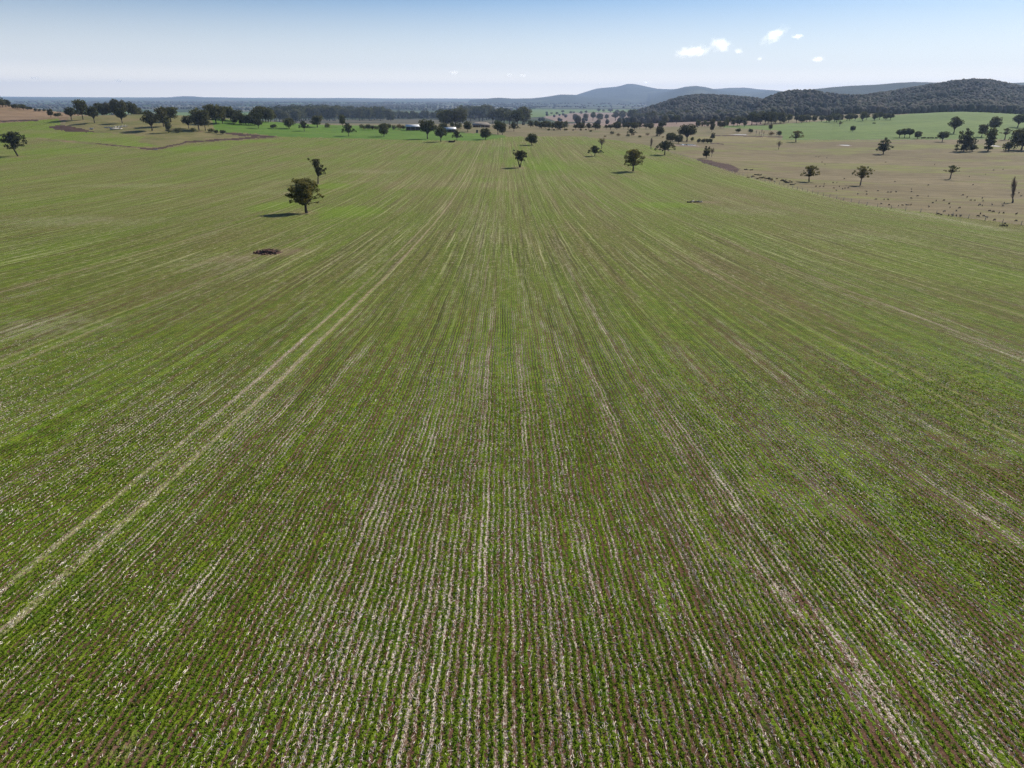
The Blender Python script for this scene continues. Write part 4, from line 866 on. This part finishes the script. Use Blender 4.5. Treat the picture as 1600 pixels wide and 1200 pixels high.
# ------------------------------------------------------------------ earth mound, logs
def mound():
    p = P(418, 396); W = metres(21, p); H = metres(6.0, p); rg = np.random.default_rng(4); n = 46; g = np.linspace(-1, 1, n); A, B = np.meshgrid(g, g); rr = np.sqrt(A ** 2 + B ** 2)
    h = np.clip(1 - rr, 0, 1) ** .8 * (1 + fbm(A * 5, B * 5, 81, 4) * 1.6) * H + fbm(A * 14, B * 14, 83, 3) * .5 * np.clip(1 - rr, 0, 1) ** .3; V = np.stack([A * W, B * W * .75, h - .08], -1).reshape(-1, 3)
    i = (np.arange(n - 1)[:, None] * n + np.arange(n - 1)[None]); q = np.stack([i, i + 1, i + n + 1, i + n], -1).reshape(-1, 4)
    MAT['mound'] = simple('dark_red_earth', (.070, .036, .028), (.17, .10, .080), 1.6, .8, .3)
    e = tag(empty('earth_mound', p), 'dark red mound of earth, clods and roots heaped in the left of the crop', 'mound')
    obj('heap', mesh('heap', V, [q], [MAT['mound']]), e)
    b = MB()
    for _ in range(60):
        a = rg.uniform(0, 6.28); r_ = rg.uniform(.1, 1.0); x, y = math.cos(a) * r_ * W, math.sin(a) * r_ * W * .75; s = rg.uniform(.15, .5); z = max(0, 1 - r_) ** .8 * H
        b.box((x, y, z + s * .2), (s * rg.uniform(.7, 1.5), s, s * .8), rg.uniform(0, 3), .7, rg.uniform(-.5, .5))
    obj('clods', b.mesh('clods', [MAT['mound']]), e)
    b = MB()
    for _ in range(9):
        x, y = rg.uniform(-.7, .7) * W, rg.uniform(-.6, .3) * W * .7; a = rg.uniform(0, 6.28); L_ = rg.uniform(.8, 1.9)
        b.tube([(x, y, H * .2), (x + math.cos(a) * L_ * .5, y + math.sin(a) * L_ * .5, H * .45 + .3), (x + math.cos(a) * L_, y + math.sin(a) * L_, H * rg.uniform(.3, .9))], [.12, .09, .03], 5)
    obj('roots', b.mesh('roots', [MAT['bark']]), e)
mound()
MAT['dead_wood'] = simple('bleached_wood', (.42, .38, .34), (.62, .58, .53), 3, .4, .03)
MAT['dark_wood'] = simple('charred_wood', (.05, .04, .035), (.10, .085, .075), 3, .4, .03)
def log(px, py, Lm, r, rz, label, mat='dead_wood', group=None, branches=2, Y=None):
    p = P(px, py); rg = np.random.default_rng(int(px * 7 + py)); e = tag(empty('fallen_log', p, rz), label, 'log', group)
    b = MB(); b.tube([(-Lm/2, 0, r * .8), (-Lm*.1, rg.normal(0, .1), r * .9), (Lm*.25, rg.normal(0, .15), r * .8), (Lm/2, rg.normal(0, .2), r * .8)], [r, r * .9, r * .7, r * .35], 9); obj('bole', b.mesh('bole', [MAT[mat]], True), e)
    for k in range(branches):
        b = MB(); x = rg.uniform(-.1, .45) * Lm; s = rg.choice([-1, 1]); b.tube([(x, 0, r), (x + Lm * .1, s * Lm * .1, r * 2 + Lm * .06), (x + Lm * .2, s * Lm * .16, r * 2 + Lm * rg.uniform(.05, .16))], [r * .45, r * .3, r * .1], 5); obj('branch', b.mesh('branch', [MAT[mat]]), e)
log(182, 202.5, 12, .9, 1.0, 'big bleached forked log standing up from the foot of the knoll', branches=4)
log(171, 200, 9, .55, .2, 'bleached log lying behind the forked log on the knoll', branches=3)
log(144, 202, 5, .7, -.4, 'short pale stump log at the left foot of the knoll', branches=1)
log(190, 198.5, 11, .45, .5, 'tangle of pale grey branches right of the forked log', branches=6)
log(244, 234, 3, .3, .2, 'small white chunk of wood beside the red track')
for i, (x, y, a) in enumerate([(1078, 316.5, .3), (1083, 315.5, .9), (1088, 316.3, .2), (1093, 316, -.5)]):
    log(x, y, 2.3, .26, a, ['leftmost dark log of the heap in the right of the crop', 'pale topped log second in the heap in the right of the crop', 'third log of the heap in the right of the crop', 'rightmost log of the heap in the right of the crop'][i], 'dark_wood' if i % 2 == 0 else 'dead_wood', 'log heap in the crop', 1)
for i, (x, y) in enumerate([(1166, 265.5), (1174, 266), (1182, 273.5), (1187, 274), (1192, 278), (1200, 279.5), (1204, 280.5), (1225, 283), (1231, 286), (1238, 289)]):
    log(x, y, 2.6, .28, random.uniform(-.5, .5), 'dark fallen log in the rough strip beside the crop', 'dark_wood', 'dark logs in the rough strip', 2)
log(706, 222.5, 6, .9, 0, 'small dark log heap on the far edge of the crop below the small shed', 'dark_wood')

# ------------------------------------------------------------------ sheep
def sheep_mesh(name, pose):
    me = bpy.data.meshes.new('cage'); V = []; E = []; Rr = []
    def add(p, r, par=None):
        V.append(p); Rr.append(r)
        if par is not None: E.append((par, len(V) - 1))
        return len(V) - 1
    zb = .62 if pose != 'lie' else .32
    a = add((0, 0, zb), (.21, .23)); b = add((.26, 0, zb + .01), (.20, .22), a); c = add((.42, 0, zb + .02), (.14, .17), b); d = add((-.25, 0, zb + .01), (.20, .22), a); e = add((-.43, 0, zb + .03), (.13, .15), d)
    if pose == 'graze': n1 = add((.58, 0, .44), (.09, .10), c); n2 = add((.70, .0, .22), (.075, .085), n1); n3 = add((.80, 0, .08), (.045, .05), n2)
    else: n1 = add((.54, 0, zb + .20), (.09, .10), c); n2 = add((.62, 0, zb + .36), (.075, .085), n1); n3 = add((.78, 0, zb + .31), (.045, .05), n2)
    for s in (-1, 1): add(tuple(np.array(V[n2]) + (-.02, s * .13, .03)), (.022, .03), n2)
    add((-.52, 0, zb - .06), (.03, .03), e)
    if pose != 'lie':
        for x, par in ((.30, b), (-.30, d)):
            for s in (-1, 1):
                k = add((x, s * .11, .40), (.060, .060), par); k2 = add((x + (.02 if x > 0 else -.05), s * .11, .22), (.034, .034), k); k3 = add((x, s * .11, .02), (.030, .030), k2)
    me.from_pydata(V, E, []); o = bpy.data.objects.new('tmp', me); C.objects.link(o)
    m1 = o.modifiers.new('s', 'SKIN'); m2 = o.modifiers.new('u', 'SUBSURF'); m2.levels = 1; m2.render_levels = 1
    for i, r in enumerate(Rr): me.skin_vertices[0].data[i].radius = r
    me.skin_vertices[0].data[0].use_root = True
    dg = bpy.context.evaluated_depsgraph_get(); nm = bpy.data.meshes.new_from_object(o.evaluated_get(dg)); nm.name = name
    bpy.data.objects.remove(o); nm.materials.clear(); nm.materials.append(MAT['wool']); nm.polygons.foreach_set('use_smooth', np.ones(len(nm.polygons), bool)); return nm
wl = N('wool'); oi = wl.n('ShaderNodeObjectInfo'); wn2 = wl.noise(wl.n('ShaderNodeTexCoord').outputs['Object'], 14, 3)
MAT['wool'] = wl.bsdf(wl.mix(oi.outputs['Random'], (.11, .085, .065), (.30, .25, .20)), .95, wn2, .6, .03, spec=.05)
SH = [sheep_mesh('sheep_grazing', 'graze'), sheep_mesh('sheep_standing', 'stand'), sheep_mesh('sheep_lying', 'lie')]
SP = [(560,333),(615,318),(615,335),(750,322),(768,322),(800,320),(897,303),(897,318),(935,345),(1000,347),(675,367),(725,367),(748,367),(707,395),(755,402),(815,407),(838,404),(865,404),(880,400),(893,400),(893,360),(1005,413),(1030,388),(1050,375),(1100,373),(1130,395),(1137,417),(1102,443),(1062,460),(1080,465),(1128,468),(1150,468),(1175,470),(1200,473),(1208,468),(1175,438),(1197,420),(1243,353),(1218,340),(1268,373),(1290,373),(1338,360),(1342,377),(1315,403),(1322,400),(1338,407),(1327,457),(1310,473),(1345,470),(1365,482),(1382,440),(1408,445),(1415,497),(1443,453),(1470,453),(1468,408),(1475,388),(1550,460),(1550,502),(1478,520),(1452,533),(1472,535),(1492,535),(1568,325),(1582,345),(1400,400),(410,295),(430,262),(405,262),(427,310),(300,285),(325,285),(348,285),(350,270),(445,285),(465,300),(500,295),(480,297),(685,313),(792,255),(1000,277),(1040,147),(735,133),(338,133),(355,145),(300,98),(325,95),(368,106),(315,100),(1468,178),(1410,183),(1258,223),(1360,208),(1280,275),(477,237)]
for i, (zx, zy) in enumerate(SP):
    px, py = 1200 + zx / 4, 220 + zy / 4 + .9; p = P(px, py); pose = 1 if i % 4 == 1 else 0
    o = obj('sheep', SH[pose], loc=p); o.rotation_euler = (0, 0, random.uniform(0, 6.28)); s = random.uniform(.66, .84); o.scale = (s, s, s)
    if zy > 510: lab, g = ('dark sheep in the knot of four nearest the crop at the right', 'knot of four sheep')
    elif zy > 425: lab, g = ('dark sheep in the close flock along the fence by the crop', 'flock along the fence')
    elif 395 <= zy <= 412 and zx < 900: lab, g = ('dark sheep in the short line at the tip of the crop edge track', 'short line of sheep')
    elif zy > 340: lab, g = ('dark sheep spread through the middle of the flock below the poplar', 'middle of the flock')
    elif zy > 250 and zx < 700: lab, g = ('dark sheep near the two lone trees beside the rough strip', 'sheep by the two lone trees')
    elif zy > 250: lab, g = ('dark sheep at the thin upper edge of the flock', 'upper edge of the flock')
    else: lab, g = ('small dark sheep strayed far up the brown paddock', 'sheep far up the paddock')
    tag(o, lab, 'sheep', g)

# ------------------------------------------------------------------ fence between crop and brown paddock
MAT['post'] = simple('weathered_post', (.28, .26, .23), (.42, .39, .35), 5)
def fence(pts, n, label, h=1.25):
    w3 = [P(*a) for a in pts]; L_ = [0]
    for a, b in zip(w3[:-1], w3[1:]): L_.append(L_[-1] + (b - a).length)
    s = np.linspace(0, L_[-1], n); X = np.interp(s, L_, [a.x for a in w3]); Y = np.interp(s, L_, [a.y for a in w3]); Z = zfun(X, Y); o0 = Vector((X[0], Y[0], Z[0]))
    e = tag(empty('wire_fence', o0), label, 'fence'); b = MB(); b.tube([(0, 0, -.2), (0, 0, h), (0, 0, h + .02)], [.09, .08, .05], 6); pm = b.mesh('post', [MAT['post']])
    for i in range(n): obj('post', pm, e, (X[i] - o0.x, Y[i] - o0.y, Z[i] - o0.z))
    for hh in (.35, .75, 1.12):
        b = MB(); b.tube([(X[i] - o0.x, Y[i] - o0.y - .09, Z[i] - o0.z + hh) for i in range(n)], [.012] * n, 3, cap=False); obj('wire', b.mesh('wire', [MAT['post']]), e)
fence([(1050,240),(1092,252),(1150,272),(1216,288),(1290,307),(1362,322.5),(1480,337),(1600,353),(1680,365)], 64, 'thin post and wire fence along the right edge of the crop by the sheep')
fence([(1222,219),(1300,219),(1400,218.6),(1500,218.2),(1640,217.5)], 60, 'faint post and wire fence between the brown paddock and the green field')

# ------------------------------------------------------------------ clouds (beyond the haze)
def cloud(px, py, wpx, hpx, n, label, dist=28000, tilt=0.0, dens=1.0):
    v = (M3 @ Vector(((px - 800) / F, (600 - py) / F, -1))).normalized() * dist; rg = np.random.default_rng(int(px)); e = Vector(v)
    az = math.atan2(v.x, v.y); W = wpx / F * dist / 2 * 1.02; H = hpx / F * dist / 2 * 1.05
    cm_ = N('cloud_vapour'); tc = cm_.n('ShaderNodeTexCoord').outputs['Object']
    x, y, z = cm_.sep(tc); r2 = cm_.math('SQRT', cm_.math('ADD', cm_.math('ADD', cm_.math('POWER', cm_.math('DIVIDE', x, W), 2.0), cm_.math('POWER', cm_.math('DIVIDE', y, W * .6), 2.0)), cm_.math('POWER', cm_.math('DIVIDE', cm_.math('SUBTRACT', z, cm_.math('MULTIPLY', x, tilt)), H), 2.0)))
    ns = cm_.noise(cm_.comb(cm_.math('ADD', x, px * 37.0), y, cm_.math('MULTIPLY', z, 1.3)), 1.0 / max(H * .8, 90), 6, .68)
    dn = cm_.math('SUBTRACT', cm_.math('MULTIPLY', ns, 2.6), cm_.math('ADD', cm_.math('MULTIPLY', r2, 1.05), .52 if n > 15 else .44))
    dn = cm_.math('MULTIPLY', cm_.math('MAXIMUM', dn, 0.0), .0045 * dens if n > 15 else .012)
    vs = cm_.n('ShaderNodeVolumeScatter'); vs.inputs['Color'].default_value = (1, 1, 1, 1); vs.inputs['Anisotropy'].default_value = .7; cm_.L(dn, vs.inputs['Density']); cm_.L(vs.outputs[0], cm_.out.inputs['Volume'])
    V = IV * np.array([W * 1.12, W * .66, H * 1.12]); V[:, 2] += V[:, 0] * tilt
    me = mesh('cloud', V, [IF2], [cm_.m]); o = obj('cloud', me, loc=e); o.rotation_euler = (0, 0, -az); tag(o, label, 'cloud'); return o
cloud(1083, 80.5, 62, 19, 60, 'white cloud with a pointed left end, lowest and widest of the pair above the mountains', tilt=.08)
cloud(1127, 71, 38, 24, 44, 'white ragged cloud joined to the right of the widest cloud', tilt=-.1)
cloud(1154, 80, 12, 9, 10, 'small faint puff at the right end of the cloud pair')
cloud(1208, 56.5, 42, 22, 42, 'white cloud rising towards the right, highest in the sky', tilt=.42)
cloud(1246, 57, 17, 7, 10, 'tiny faint cloud right of the highest cloud')
cloud(1278, 92.5, 19, 8, 14, 'small flat cloud alone right of the others above the dark hills')
cloud(1187, 92, 8, 6, 6, 'faint wisp below the highest cloud')
cloud(709, 113.5, 17, 6, 12, 'small cloud alone above the centre of the horizon', 40000)
cloud(796, 117, 12, 5, 8, 'faint small cloud left of a pair near the horizon', 45000)
cloud(817, 118, 14, 5, 10, 'faint small cloud right of a pair near the horizon', 45000)
cloud(1009, 129, 12, 6, 10, 'small cloud touching the mountain ridge right of the peak', 45000)
cloud(938, 131, 8, 4, 6, 'tiny cloud just above the ridge left of the peak', 45000)
cloud(185, 126, 12, 5, 8, 'faint small cloud low in the left sky', 45000)
cloud(54, 122, 14, 4, 6, 'faint low cloud at the far left', 45000)

# ------------------------------------------------------------------ haze
hz = N('haze_air'); pv = hz.n('ShaderNodeVolumePrincipled'); pv.inputs['Color'].default_value = (.50, .66, 1.0, 1); pv.inputs['Density'].default_value = 4.5e-5; pv.inputs['Anisotropy'].default_value = 0.2
hz.L(pv.outputs[0], hz.out.inputs['Volume'])
b = MB(); b.box((0, 9000, 120), (70000, 34200, 560)); hb = obj('haze', b.mesh('haze', [hz.m])); tag(hb, 'pale blue haze in the air over the far plain', 'haze', kind='stuff')
